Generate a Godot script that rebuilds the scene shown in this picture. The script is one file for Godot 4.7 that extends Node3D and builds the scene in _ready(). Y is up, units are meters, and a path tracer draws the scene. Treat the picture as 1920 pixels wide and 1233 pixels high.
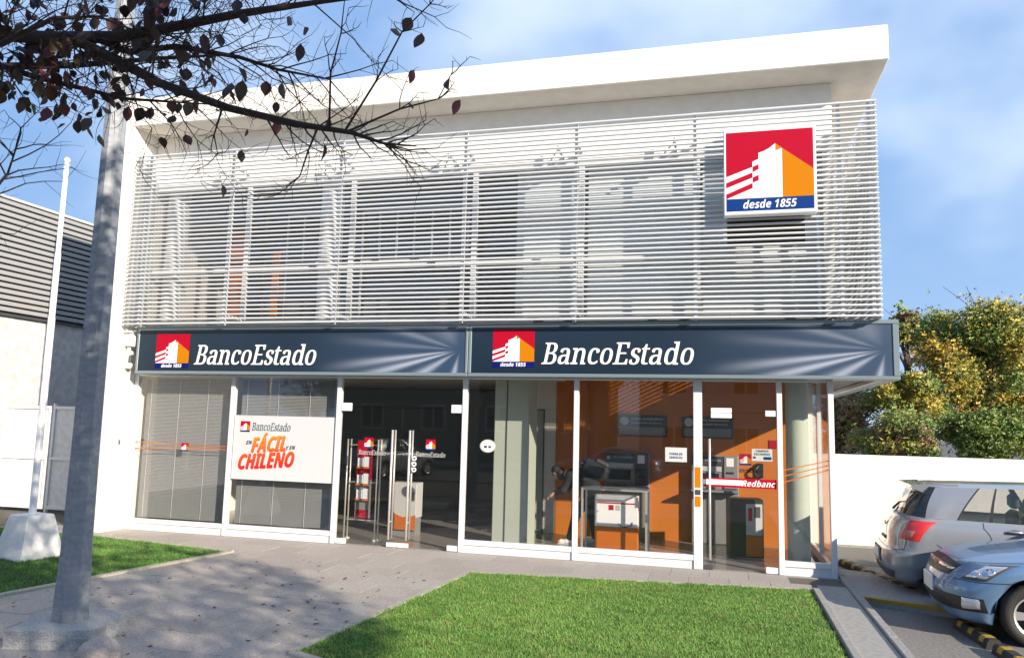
extends Node3D

var rng := RandomNumberGenerator.new()
var M := {}
var taken := {}
const SUN := Vector3(1.45, 0.70, 1.0)      # towards the sun

# ---------------------------------------------------------------- scene order: camera, sky, sun, exposure, then builders
func _ready():
	rng.seed = 77
	var cam := Camera3D.new()
	cam.name = "camera"
	cam.keep_aspect = Camera3D.KEEP_HEIGHT
	cam.fov = 45.9
	cam.near = 0.05
	cam.far = 900.0
	cam.transform = Transform3D(Basis(Vector3.UP, 0.2636) * Basis(Vector3.RIGHT, 0.1227) * Basis(Vector3.BACK, 0.025), Vector3(9.7095, 1.9, 11.2997))
	add_child(cam)
	cam.current = true
	var we := WorldEnvironment.new()
	we.name = "environment"
	var env := Environment.new()
	env.background_mode = Environment.BG_SKY
	env.sky = Sky.new()
	env.sky.sky_material = make_sky()
	env.background_energy_multiplier = 0.76
	env.tonemap_mode = Environment.TONE_MAPPER_LINEAR
	env.tonemap_exposure = 1.78
	env.sdfgi_enabled = true
	env.ssao_enabled = true
	env.ssil_enabled = true
	we.environment = env
	add_child(we)
	var sun := DirectionalLight3D.new()
	sun.name = "sun"
	sun.light_energy = 1.6
	sun.light_color = Color(1.0, 0.945, 0.865)
	sun.light_angular_distance = 0.5
	sun.shadow_enabled = true
	sun.basis = Basis.looking_at(-SUN.normalized(), Vector3.UP)
	add_child(sun)
	make_materials()
	dull_prints()
	build_ground()
	build_bank()
	build_louvers()
	build_signs()
	build_interior()
	build_person()
	build_left_side()
	build_right_side()
	build_cars()
	build_trees()
	build_street()
	build_lawns()
	build_litter()

func make_sky() -> PanoramaSkyMaterial:
	var n := FastNoiseLite.new()
	n.seed = 11
	n.noise_type = FastNoiseLite.TYPE_SIMPLEX_SMOOTH
	n.frequency = 0.9
	n.fractal_octaves = 6
	n.fractal_gain = 0.52
	var n2 := FastNoiseLite.new()
	n2.seed = 5
	n2.noise_type = FastNoiseLite.TYPE_SIMPLEX_SMOOTH
	n2.frequency = 0.45
	n2.fractal_octaves = 3
	var w := 1024
	var h := 512
	var im := Image.create(w, h, false, Image.FORMAT_RGBF)
	for j in h:
		var el := (0.5 - (j + 0.5) / h) * PI
		for i in w:
			if el < -0.02:
				im.set_pixel(i, j, Color(0.30, 0.29, 0.27))
				continue
			var ph := ((i + 0.5) / w - 0.5) * TAU
			var d := Vector3(sin(ph) * cos(el), maxf(sin(el), 0.0), -cos(ph) * cos(el))
			var t := clampf(el / 0.95, 0.0, 1.0)
			var c := Color(0.41, 0.575, 0.78).lerp(Color(0.055, 0.21, 0.55), pow(t, 0.48))
			var q := Vector3(d.x, d.y * 2.2, d.z) / (d.y + 0.45)
			var a := n.get_noise_3d(q.x * 1.5 + 3.0, q.y, q.z * 1.5) * 0.5 + 0.5
			var b := n2.get_noise_3d(q.x, q.y * 1.6, q.z) * 0.5 + 0.5
			var k := smoothstep(0.42, 0.72, a * 0.6 + b * 0.45)
			k = clampf(k * 0.82 + 0.06 * (1.0 - t), 0.0, 0.9)
			c = c.lerp(Color(0.63, 0.74, 0.88), k)
			im.set_pixel(i, j, c)
	var m := PanoramaSkyMaterial.new()
	m.panorama = ImageTexture.create_from_image(im)
	return m

# ---------------------------------------------------------------- materials
func mat(called: String, c: Color, rough := 0.6, metal := 0.0) -> StandardMaterial3D:
	var m := StandardMaterial3D.new()
	m.resource_name = called
	m.albedo_color = c.linear_to_srgb()
	m.roughness = rough
	m.metallic = metal
	M[called] = m
	return m

func grained(called: String, lo: Color, hi: Color, rough: float, scale: float, freq := 0.02, relief := 0.0, oct := 5, size := 512) -> StandardMaterial3D:
	var m := mat(called, Color(1, 1, 1), rough)
	var nt := NoiseTexture2D.new()
	nt.width = size
	nt.height = size
	nt.seamless = true
	var fn := FastNoiseLite.new()
	fn.seed = hash(called) % 9999
	fn.frequency = freq
	fn.fractal_octaves = oct
	fn.noise_type = FastNoiseLite.TYPE_SIMPLEX_SMOOTH
	nt.noise = fn
	var g := Gradient.new()
	g.set_color(0, lo.linear_to_srgb())
	g.set_color(1, hi.linear_to_srgb())
	g.set_offset(0, 0.2)
	g.set_offset(1, 0.8)
	nt.color_ramp = g
	m.albedo_texture = nt
	m.uv1_triplanar = true
	m.uv1_world_triplanar = true
	m.uv1_scale = Vector3.ONE * scale
	if relief > 0.0:
		m.heightmap_enabled = true
		m.heightmap_scale = relief
		m.heightmap_texture = nt
		m.heightmap_deep_parallax = false
	return m

func glass(called: String, c: Color, alpha: float) -> StandardMaterial3D:
	var m := mat(called, c, 0.02)
	m.albedo_color.a = alpha
	m.transparency = BaseMaterial3D.TRANSPARENCY_ALPHA
	return m

func make_materials():
	grained("plaster", Color(0.785, 0.75, 0.685), Color(0.84, 0.805, 0.74), 0.8, 0.55, 0.012)
	grained("old_plaster", Color(0.66, 0.66, 0.65), Color(0.78, 0.78, 0.77), 0.85, 0.8, 0.014)
	grained("grey_plaster", Color(0.36, 0.36, 0.36), Color(0.5, 0.5, 0.5), 0.85, 0.8, 0.014)
	mat("white_metal", Color(0.74, 0.745, 0.75), 0.4)
	mat("slat_paint", Color(0.61, 0.635, 0.66), 0.5)
	mat("mullion_paint", Color(0.66, 0.67, 0.68), 0.35)
	mat("steel", Color(0.62, 0.60, 0.56), 0.42, 0.55)
	mat("sign_frame", Color(0.22, 0.28, 0.31), 0.35, 0.3)
	mat("white_paint", Color(0.8, 0.8, 0.8), 0.4)
	mat("white_print", Color(0.83, 0.83, 0.83), 0.5)
	mat("poster_white", Color(0.56, 0.565, 0.575), 0.6)
	mat("red_print", Color(0.40, 0.002, 0.022), 0.6)
	mat("orange_print", Color(0.52, 0.175, 0.0), 0.6)
	mat("blue_print", Color(0.003, 0.038, 0.19), 0.6)
	mat("deep_blue_print", Color(0.003, 0.008, 0.13), 0.6)
	mat("grey_print", Color(0.09, 0.11, 0.14), 0.5)
	mat("dark_print", Color(0.02, 0.02, 0.025), 0.5)
	mat("black_plastic", Color(0.018, 0.018, 0.02), 0.45)
	mat("dark_grey", Color(0.055, 0.055, 0.06), 0.5)
	mat("dark_brown", Color(0.05, 0.035, 0.028), 0.7)
	mat("mid_grey", Color(0.22, 0.22, 0.22), 0.5)
	mat("pale_grey", Color(0.5, 0.5, 0.49), 0.5)
	mat("orange_wall", Color(0.50, 0.145, 0.010), 0.75)
	mat("orange_plastic", Color(0.50, 0.13, 0.012), 0.45)
	grained("pale_green", Color(0.36, 0.40, 0.33), Color(0.45, 0.49, 0.41), 0.75, 3.0, 0.05, 0.5)
	mat("room_white", Color(0.62, 0.61, 0.56), 0.8)
	mat("room_dark", Color(0.13, 0.135, 0.14), 0.8)
	mat("room_grey", Color(0.20, 0.20, 0.20), 0.8)
	grained("floor_tile", Color(0.24, 0.225, 0.20), Color(0.33, 0.31, 0.28), 0.18, 1.5, 0.03)
	mat("blind", Color(0.25, 0.255, 0.255), 0.6)
	mat("pale_blind", Color(0.66, 0.70, 0.70), 0.6)
	glass("pane", Color(0.03, 0.04, 0.035), 0.05)
	glass("car_glass", Color(0.05, 0.075, 0.07), 0.38)
	glass("lens", Color(0.9, 0.92, 0.95), 0.25)
	grained("paver_a", Color(0.285, 0.255, 0.23), Color(0.42, 0.378, 0.345), 0.85, 1.9, 0.03, 0.15)
	grained("paver_b", Color(0.26, 0.232, 0.21), Color(0.40, 0.36, 0.328), 0.85, 1.7, 0.035, 0.15)
	grained("paver_c", Color(0.30, 0.27, 0.245), Color(0.43, 0.388, 0.355), 0.85, 2.1, 0.026, 0.15)
	grained("joint", Color(0.07, 0.065, 0.055), Color(0.14, 0.13, 0.11), 0.95, 3.0)
	grained("concrete", Color(0.26, 0.25, 0.235), Color(0.32, 0.31, 0.29), 0.85, 1.2, 0.02, 0.06)
	grained("edging", Color(0.30, 0.275, 0.22), Color(0.46, 0.43, 0.36), 0.9, 2.5, 0.03, 0.3)
	grained("kerb", Color(0.22, 0.215, 0.20), Color(0.31, 0.30, 0.285), 0.9, 1.6, 0.03, 0.15)
	grained("asphalt", Color(0.075, 0.073, 0.072), Color(0.135, 0.13, 0.125), 0.9, 2.2, 0.05, 0.25)
	grained("asphalt_pale", Color(0.15, 0.14, 0.13), Color(0.22, 0.21, 0.195), 0.9, 1.5, 0.03, 0.08)
	grained("soil", Color(0.028, 0.045, 0.014), Color(0.06, 0.075, 0.025), 0.95, 2.5, 0.04)
	grained("galvanised", Color(0.20, 0.22, 0.25), Color(0.29, 0.31, 0.34), 0.55, 1.6, 0.02)
	grained("rough_concrete", Color(0.27, 0.275, 0.275), Color(0.47, 0.47, 0.46), 0.95, 2.6, 0.03, 1.4)
	grained("pink_rock", Color(0.30, 0.25, 0.23), Color(0.48, 0.42, 0.38), 0.95, 3.0, 0.03, 1.2)
	mat("yellow_paint", Color(0.36, 0.23, 0.02), 0.7)
	mat("rubber", Color(0.02, 0.02, 0.02), 0.75)
	mat("cladding", Color(0.30, 0.305, 0.315), 0.5)
	mat("tail_lens", Color(0.50, 0.16, 0.12), 0.2)
	grained("side_plaster", Color(0.42, 0.42, 0.425), Color(0.55, 0.55, 0.55), 0.9, 0.7, 0.012)
	mat("cladding_gap", Color(0.012, 0.012, 0.012), 0.9)
	grained("bark", Color(0.030, 0.020, 0.017), Color(0.075, 0.052, 0.043), 0.9, 9.0, 0.05, 0.8)
	grained("trunk_bark", Color(0.05, 0.036, 0.027), Color(0.11, 0.085, 0.065), 0.9, 6.0, 0.05, 1.0)
	var lf := mat("leaf", Color(1, 1, 1), 0.6)
	lf.vertex_color_use_as_albedo = true
	lf.backlight_enabled = true
	lf.backlight = Color(0.35, 0.35, 0.35)
	var gr := mat("blade", Color(1, 1, 1), 0.6)
	gr.vertex_color_use_as_albedo = true
	gr.backlight_enabled = true
	gr.backlight = Color(0.3, 0.3, 0.3)
	var vp := mat("vertex_print", Color(1, 1, 1), 0.5)
	vp.vertex_color_use_as_albedo = true
	for a in [["silver_paint", Color(0.27, 0.285, 0.31)], ["blue_paint", Color(0.125, 0.23, 0.39)]]:
		var p := mat(a[0], a[1], 0.34, 0.35)
		p.clearcoat_enabled = true
		p.clearcoat = 1.0
		p.clearcoat_roughness = 0.04
	var rl := mat("red_lens", Color(0.55, 0.012, 0.01), 0.12)
	rl.clearcoat_enabled = true
	rl.clearcoat = 1.0
	mat("chrome", Color(0.75, 0.75, 0.76), 0.12, 1.0)
	mat("reflector", Color(0.55, 0.57, 0.6), 0.25, 0.6)
	mat("alloy", Color(0.5, 0.5, 0.5), 0.35, 0.7)
	mat("gold", Color(0.7, 0.45, 0.1), 0.3, 0.9)
	mat("seat_cloth", Color(0.05, 0.055, 0.065), 0.8)
	mat("roof_red", Color(0.22, 0.03, 0.025), 0.7)
	mat("brick_far", Color(0.24, 0.12, 0.085), 0.85)
	mat("far_window", Color(0.03, 0.035, 0.04), 0.1)

func dull_prints():
	for k in ["red_print", "orange_print", "blue_print", "deep_blue_print", "grey_print"]:
		M[k].metallic_specular = 0.25

# ---------------------------------------------------------------- naming and tagging
func numbered(n: String) -> String:
	if not taken.has(n):
		taken[n] = 0
		return n
	taken[n] += 1
	return "%s_%03d" % [n, taken[n]]

func tag(o: Node, label: String, category: String, group := "") -> Node:
	o.set_meta("label", label)
	o.set_meta("category", category)
	if group != "":
		o.set_meta("group", group)
	return o

func thing(called: String, label: String, category: String, at := Vector3.ZERO, turn := 0.0, group := "") -> Node3D:
	var o := Node3D.new()
	o.name = numbered(called)
	add_child(o)
	o.position = at
	o.rotation.y = turn
	tag(o, label, category, group)
	return o

func part(called: String, s, m: Material, parent: Node) -> MeshInstance3D:
	var o := MeshInstance3D.new()
	o.name = called
	o.mesh = done(s) if s is SurfaceTool else s
	o.material_override = m
	o.cast_shadow = GeometryInstance3D.SHADOW_CASTING_SETTING_ON
	if parent == self:
		o.name = numbered(called)
	parent.add_child(o, true)
	return o

func struct(called: String, s, m: Material) -> MeshInstance3D:
	var o := part(called, s, m, self)
	o.set_meta("kind", "structure")
	return o

func bxp(called: String, parent: Node, lo: Vector3, hi: Vector3, m: Material, bev := 0.0) -> MeshInstance3D:
	var s := S()
	if bev > 0.0:
		cbox(s, lo, hi, bev)
	else:
		box(s, lo, hi)
	return part(called, s, m, parent)

func copy(o: Node3D, at: Vector3, turn: float, label := "") -> Node3D:
	var c: Node3D = o.duplicate()
	c.name = numbered(String(o.name).rstrip("0123456789").rstrip("_"))
	add_child(c)
	c.position = at
	c.rotation.y = turn
	if label != "":
		c.set_meta("label", label)
	return c

# ---------------------------------------------------------------- mesh helpers
func S(smooth := false) -> SurfaceTool:
	var s := SurfaceTool.new()
	s.begin(Mesh.PRIMITIVE_TRIANGLES)
	s.set_smooth_group(0 if smooth else -1)
	return s

func done(s: SurfaceTool) -> ArrayMesh:
	s.generate_normals()
	return s.commit()

func tri(s: SurfaceTool, a: Vector3, b: Vector3, c: Vector3):      # counter-clockwise from outside
	s.add_vertex(a)
	s.add_vertex(c)
	s.add_vertex(b)

func quad(s: SurfaceTool, a: Vector3, b: Vector3, c: Vector3, d: Vector3):
	tri(s, a, b, c)
	tri(s, a, c, d)

func box(s: SurfaceTool, a: Vector3, b: Vector3, x := Transform3D.IDENTITY):
	var p := []
	for k in 8:
		p.append(x * Vector3(b.x if k & 1 else a.x, b.y if k & 2 else a.y, b.z if k & 4 else a.z))
	quad(s, p[4], p[5], p[7], p[6])
	quad(s, p[1], p[0], p[2], p[3])
	quad(s, p[5], p[1], p[3], p[7])
	quad(s, p[0], p[4], p[6], p[2])
	quad(s, p[6], p[7], p[3], p[2])
	quad(s, p[0], p[1], p[5], p[4])

func cbox(s: SurfaceTool, a: Vector3, b: Vector3, e: float, x := Transform3D.IDENTITY):
	# box with chamfered edges
	var c := (a + b) / 2.0
	var h := (b - a) / 2.0
	e = minf(e, minf(h.x, minf(h.y, h.z)) * 0.98)
	var f := func(sx, sy, sz, ax):       # corner vertex lying on the face across axis ax
		var v := Vector3(sx * (h.x - (0.0 if ax == 0 else e)), sy * (h.y - (0.0 if ax == 1 else e)), sz * (h.z - (0.0 if ax == 2 else e)))
		return x * (c + v)
	for ax in 3:
		for sg in [-1.0, 1.0]:
			var l := []
			for k in [[-1.0, -1.0], [1.0, -1.0], [1.0, 1.0], [-1.0, 1.0]]:
				var v := [0.0, 0.0, 0.0]
				v[ax] = sg
				v[(ax + 1) % 3] = k[0]
				v[(ax + 2) % 3] = k[1]
				l.append(f.call(v[0], v[1], v[2], ax))
			if sg > 0.0:
				quad(s, l[0], l[1], l[2], l[3])
			else:
				quad(s, l[3], l[2], l[1], l[0])
	for ax in 3:          # edges running along ax
		var u := (ax + 1) % 3
		var w := (ax + 2) % 3
		for su in [-1.0, 1.0]:
			for sw in [-1.0, 1.0]:
				var l := []
				for k in [[-1.0, u], [1.0, u], [1.0, w], [-1.0, w]]:
					var v := [0.0, 0.0, 0.0]
					v[ax] = k[0]
					v[u] = su
					v[w] = sw
					l.append(f.call(v[0], v[1], v[2], k[1]))
				if su * sw > 0.0:
					quad(s, l[3], l[2], l[1], l[0])
				else:
					quad(s, l[0], l[1], l[2], l[3])
	for sx in [-1.0, 1.0]:
		for sy in [-1.0, 1.0]:
			for sz in [-1.0, 1.0]:
				var t := [f.call(sx, sy, sz, 0), f.call(sx, sy, sz, 1), f.call(sx, sy, sz, 2)]
				if sx * sy * sz > 0.0:
					tri(s, t[0], t[1], t[2])
				else:
					tri(s, t[2], t[1], t[0])

func tube(s: SurfaceTool, pts: Array, rad: Array, n := 8, cap := true):
	var rings := []
	var up := Vector3.UP
	var last := Vector3.ZERO
	for i in pts.size():
		var d: Vector3 = (pts[mini(i + 1, pts.size() - 1)] - pts[maxi(i - 1, 0)]).normalized()
		var a := Vector3.ZERO
		if i == 0:
			if absf(d.dot(up)) > 0.95:
				up = Vector3.RIGHT
			a = d.cross(up).normalized()
		else:
			a = (last - d * last.dot(d)).normalized()
		last = a
		var b := d.cross(a)
		var r := []
		for k in n:
			var t := TAU * k / n
			r.append(pts[i] + (a * cos(t) + b * sin(t)) * rad[i])
		rings.append(r)
	for i in pts.size() - 1:
		for k in n:
			var k2 := (k + 1) % n
			quad(s, rings[i][k], rings[i][k2], rings[i + 1][k2], rings[i + 1][k])
	if cap:
		for k in n:
			tri(s, pts[0], rings[0][(k + 1) % n], rings[0][k])
			tri(s, pts[-1], rings[-1][k], rings[-1][(k + 1) % n])

func lathe(s: SurfaceTool, prof: Array, n := 24, x := Transform3D.IDENTITY):
	# prof: [radius, height] from bottom to top, turned about y
	for i in prof.size() - 1:
		for k in n:
			var t0 := TAU * k / n
			var t1 := TAU * (k + 1) / n
			var a := x * Vector3(cos(t0) * prof[i][0], prof[i][1], sin(t0) * prof[i][0])
			var b := x * Vector3(cos(t1) * prof[i][0], prof[i][1], sin(t1) * prof[i][0])
			var c := x * Vector3(cos(t1) * prof[i + 1][0], prof[i + 1][1], sin(t1) * prof[i + 1][0])
			var d := x * Vector3(cos(t0) * prof[i + 1][0], prof[i + 1][1], sin(t0) * prof[i + 1][0])
			if prof[i + 1][0] > 0.00001:
				tri(s, a, d, c)
			if prof[i][0] > 0.00001:
				tri(s, a, c, b)

func prism(s: SurfaceTool, poly: PackedVector2Array, z0: float, z1: float, x := Transform3D.IDENTITY):
	# polygon in x,y pushed out along z
	if Geometry2D.is_polygon_clockwise(poly):
		poly.reverse()
	var ix := Geometry2D.triangulate_polygon(poly)
	for i in range(0, ix.size(), 3):
		var a := poly[ix[i]]
		var b := poly[ix[i + 1]]
		var c := poly[ix[i + 2]]
		if (b - a).cross(c - a) < 0.0:
			var t := b
			b = c
			c = t
		tri(s, x * Vector3(a.x, a.y, z1), x * Vector3(b.x, b.y, z1), x * Vector3(c.x, c.y, z1))
		tri(s, x * Vector3(a.x, a.y, z0), x * Vector3(c.x, c.y, z0), x * Vector3(b.x, b.y, z0))
	for i in poly.size():
		var a := poly[i]
		var b := poly[(i + 1) % poly.size()]
		quad(s, x * Vector3(a.x, a.y, z0), x * Vector3(b.x, b.y, z0), x * Vector3(b.x, b.y, z1), x * Vector3(a.x, a.y, z1))

func flat_poly(poly: PackedVector2Array, y0: float, y1: float) -> SurfaceTool:
	# ground polygon given as x,z, with a thickness from y0 up to y1
	var s := S()
	var p := PackedVector2Array()
	for v in poly:
		p.append(Vector2(v.x, -v.y))
	prism(s, p, y0, y1, Transform3D(Basis(Vector3.RIGHT, -PI / 2), Vector3.ZERO))
	return s

var fonts := {}
func lettering(text: String, face: String, lo: Vector3, w: float, h: float, m: Material, parent: Node, shear := 0.0, bold := false, grad := [], thick := 0.004, called := "lettering", x := Transform3D.IDENTITY) -> MeshInstance3D:
	# letters fitted into a box whose lower left front corner is lo, facing +z
	var key := face + str(bold)
	if not fonts.has(key):
		var f := SystemFont.new()
		f.font_names = PackedStringArray([face])
		f.font_weight = 700 if bold else 400
		fonts[key] = f
	var tm := TextMesh.new()
	tm.font = fonts[key]
	tm.text = text
	tm.font_size = 48
	tm.pixel_size = 0.01
	tm.depth = 0.1
	tm.curve_step = 1.2
	var ar := tm.surface_get_arrays(0)
	var v: PackedVector3Array = ar[Mesh.ARRAY_VERTEX]
	var bb := AABB(v[0], Vector3.ZERO)
	for p in v:
		bb = bb.expand(p)
	var out := PackedVector3Array()
	var cols := PackedColorArray()
	for p in v:
		var u := (p - bb.position) / bb.size
		out.append(x * (lo + Vector3(u.x * w + shear * (u.y - 0.5) * h, u.y * h, (u.z - 0.5) * thick)))
		if grad.size() == 2:
			cols.append(grad[0].lerp(grad[1], u.y))
	var a2 := []
	a2.resize(Mesh.ARRAY_MAX)
	a2[Mesh.ARRAY_VERTEX] = out
	a2[Mesh.ARRAY_NORMAL] = ar[Mesh.ARRAY_NORMAL]
	a2[Mesh.ARRAY_INDEX] = ar[Mesh.ARRAY_INDEX]
	if cols.size():
		a2[Mesh.ARRAY_COLOR] = cols
	var am := ArrayMesh.new()
	am.add_surface_from_arrays(Mesh.PRIMITIVE_TRIANGLES, a2)
	return part(called, am, m, parent)

# ---------------------------------------------------------------- ground
const LAWN_R := [Vector2(6.59, 1.536), Vector2(10.76, 1.0), Vector2(10.76, 6.2), Vector2(7.0, 5.62), Vector2(6.31, 5.36)]
const LAWN_L := [Vector2(-6.0, 0.62), Vector2(-0.05, 0.87), Vector2(2.97, 1.33), Vector2(2.45, 4.55), Vector2(2.2, 6.4), Vector2(-6.0, 6.4)]

func inside(p: Vector2, poly: Array, margin := 0.0) -> bool:
	var pk := PackedVector2Array(poly)
	if not Geometry2D.is_point_in_polygon(p, pk):
		return false
	if margin > 0.0:
		for i in pk.size():
			var q := Geometry2D.get_closest_point_to_segment(p, pk[i], pk[(i + 1) % pk.size()])
			if q.distance_to(p) < margin:
				return false
	return true

func build_ground():
	var s := S()
	box(s, Vector3(-300, -0.6, -300), Vector3(300, -0.2, 300))
	struct("ground", s, M.asphalt)
	struct("forecourt", flat_poly(PackedVector2Array([Vector2(-14, -8), Vector2(11.2, -8), Vector2(11.2, 13.0), Vector2(-14, 13.0)]), -0.199, -0.012), M.joint)
	struct("parking_lot", flat_poly(PackedVector2Array([Vector2(11.3, -30), Vector2(60, -30), Vector2(60, 13.0), Vector2(11.3, 13.0)]), -0.199, -0.1), M.asphalt_pale)
	# darker patch of newer asphalt at the back of the parking lot
	struct("road_patch", flat_poly(PackedVector2Array([Vector2(11.35, -4.2), Vector2(40, -4.2), Vector2(40, -1.75), Vector2(14, -1.6), Vector2(11.35, -1.95)]), -0.099, -0.096), M.asphalt)
	# paving slabs of the forecourt
	var pavement := Node3D.new()
	pavement.name = "pavement"
	pavement.set_meta("kind", "structure")
	add_child(pavement)
	var shapes := []
	for k in 5:
		var p := S()
		box(p, Vector3(-0.2475, -0.03, -0.2475), Vector3(0.2475, 0.0, 0.2475))
		shapes.append(done(p))
	var count := 0
	var skin := [M.paver_a, M.paver_b, M.paver_c]
	for j in range(0, 14):
		for i in range(-3, 22):
			var c := Vector2(0.05 + i * 0.5 + 0.25 + (0.25 if j % 2 else 0.0), 0.09 + j * 0.5 + 0.25)
			if c.x > 10.75:
				continue
			if inside(c, LAWN_R, 0.42) or inside(c, LAWN_L, 0.42):
				continue
			if c.x < 0.0 and c.y > 1.2:
				continue
			if c.y > 5.6 and c.x > 7.4:
				continue
			var o := MeshInstance3D.new()
			o.name = "paver"
			o.mesh = shapes[count % 5]
			o.material_override = skin[rng.randi() % 3]
			o.position = Vector3(c.x, 0.0 + rng.randf_range(-0.003, 0.001), c.y)
			o.rotation = Vector3(rng.randf_range(-0.003, 0.003), 0, rng.randf_range(-0.003, 0.003))
			pavement.add_child(o, true)
			count += 1
	# threshold strip along the shopfront
	struct("threshold_strip", flat_poly(PackedVector2Array([Vector2(-0.05, -0.06), Vector2(11.2, -0.06), Vector2(11.2, 0.083), Vector2(-0.05, 0.083)]), -0.05, 0.0), M.concrete)
	# footpath beside the lawn on the right, with its two kerbs
	struct("footpath", flat_poly(PackedVector2Array([Vector2(10.86, 0.6), Vector2(11.2, 0.6), Vector2(11.2, 9.0), Vector2(10.86, 9.0)]), -0.1, 0.002), M.concrete)
	var kl := Node3D.new()
	kl.name = "kerb"
	kl.set_meta("kind", "structure")
	add_child(kl)
	for i in 9:
		var z := 1.0 + i * 0.8
		bxp("kerb_stone", kl, Vector3(10.765, -0.15, z + 0.004), Vector3(10.845, 0.045, z + 0.796), M.kerb, 0.008)
	for i in 12:
		var z := -0.9 + i * 0.8
		bxp("kerb_stone", kl, Vector3(11.21, -0.18, z + 0.004), Vector3(11.3, 0.03, z + 0.796), M.kerb, 0.01)
	# pale edging round the lawns
	var ed := Node3D.new()
	ed.name = "lawn_edging"
	ed.set_meta("kind", "structure")
	add_child(ed)
	for l in [[LAWN_R[0], LAWN_R[1]], [LAWN_R[4], LAWN_R[0]], [LAWN_R[3], LAWN_R[4]], [LAWN_L[1], LAWN_L[2]], [LAWN_L[2], LAWN_L[3]], [LAWN_L[0], LAWN_L[1]], [LAWN_L[3], LAWN_L[4]]]:
		var a: Vector2 = l[0]
		var b: Vector2 = l[1]
		var n := maxi(1, roundi(a.distance_to(b) / 0.9))
		for i in n:
			var p := a.lerp(b, float(i) / n)
			var q := a.lerp(b, float(i + 1) / n)
			var m := (p + q) / 2.0
			var e := S()
			var len := p.distance_to(q)
			cbox(e, Vector3(-len / 2 + 0.003, -0.1, -0.045), Vector3(len / 2 - 0.003, 0.026, 0.045), 0.008)
			var o := part("edging_stone", e, M.edging, ed)
			o.position = Vector3(m.x, 0, m.y)
			o.rotation.y = -(q - p).angle()
	# raised slab with a yellow edge beside the parking bays
	var rs := thing("ramp_slab", "grey raised slab with yellow painted front edge beside the footpath", "ramp", Vector3(11.3, -0.1, 0.0))
	var pr_ := S()
	prism(pr_, PackedVector2Array([Vector2(0.02, 0.9), Vector2(0.02, -1.05), Vector2(1.1, -1.5), Vector2(1.1, 0.5)]), 0.0, 0.085, Transform3D(Basis(Vector3.RIGHT, -PI / 2), Vector3.ZERO))
	part("slab", pr_, M.concrete, rs)
	var yl := S()
	prism(yl, PackedVector2Array([Vector2(0.03, -0.98), Vector2(0.03, -1.06), Vector2(1.1, -1.51), Vector2(1.1, -1.43)]), 0.05, 0.09, Transform3D(Basis(Vector3.RIGHT, -PI / 2), Vector3.ZERO))
	part("yellow_edge", yl, M.yellow_paint, rs)
	var yb := S()
	prism(yb, PackedVector2Array([Vector2(0.03, 0.90), Vector2(0.03, 0.87), Vector2(1.1, 0.47), Vector2(1.1, 0.5)]), 0.05, 0.088, Transform3D(Basis(Vector3.RIGHT, -PI / 2), Vector3.ZERO))
	part("yellow_edge", yb, M.yellow_paint, rs)

# ---------------------------------------------------------------- the bank
const MX := [0.0, 1.9, 3.842, 5.952, 7.671, 9.4, 10.49, 11.15]

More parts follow.
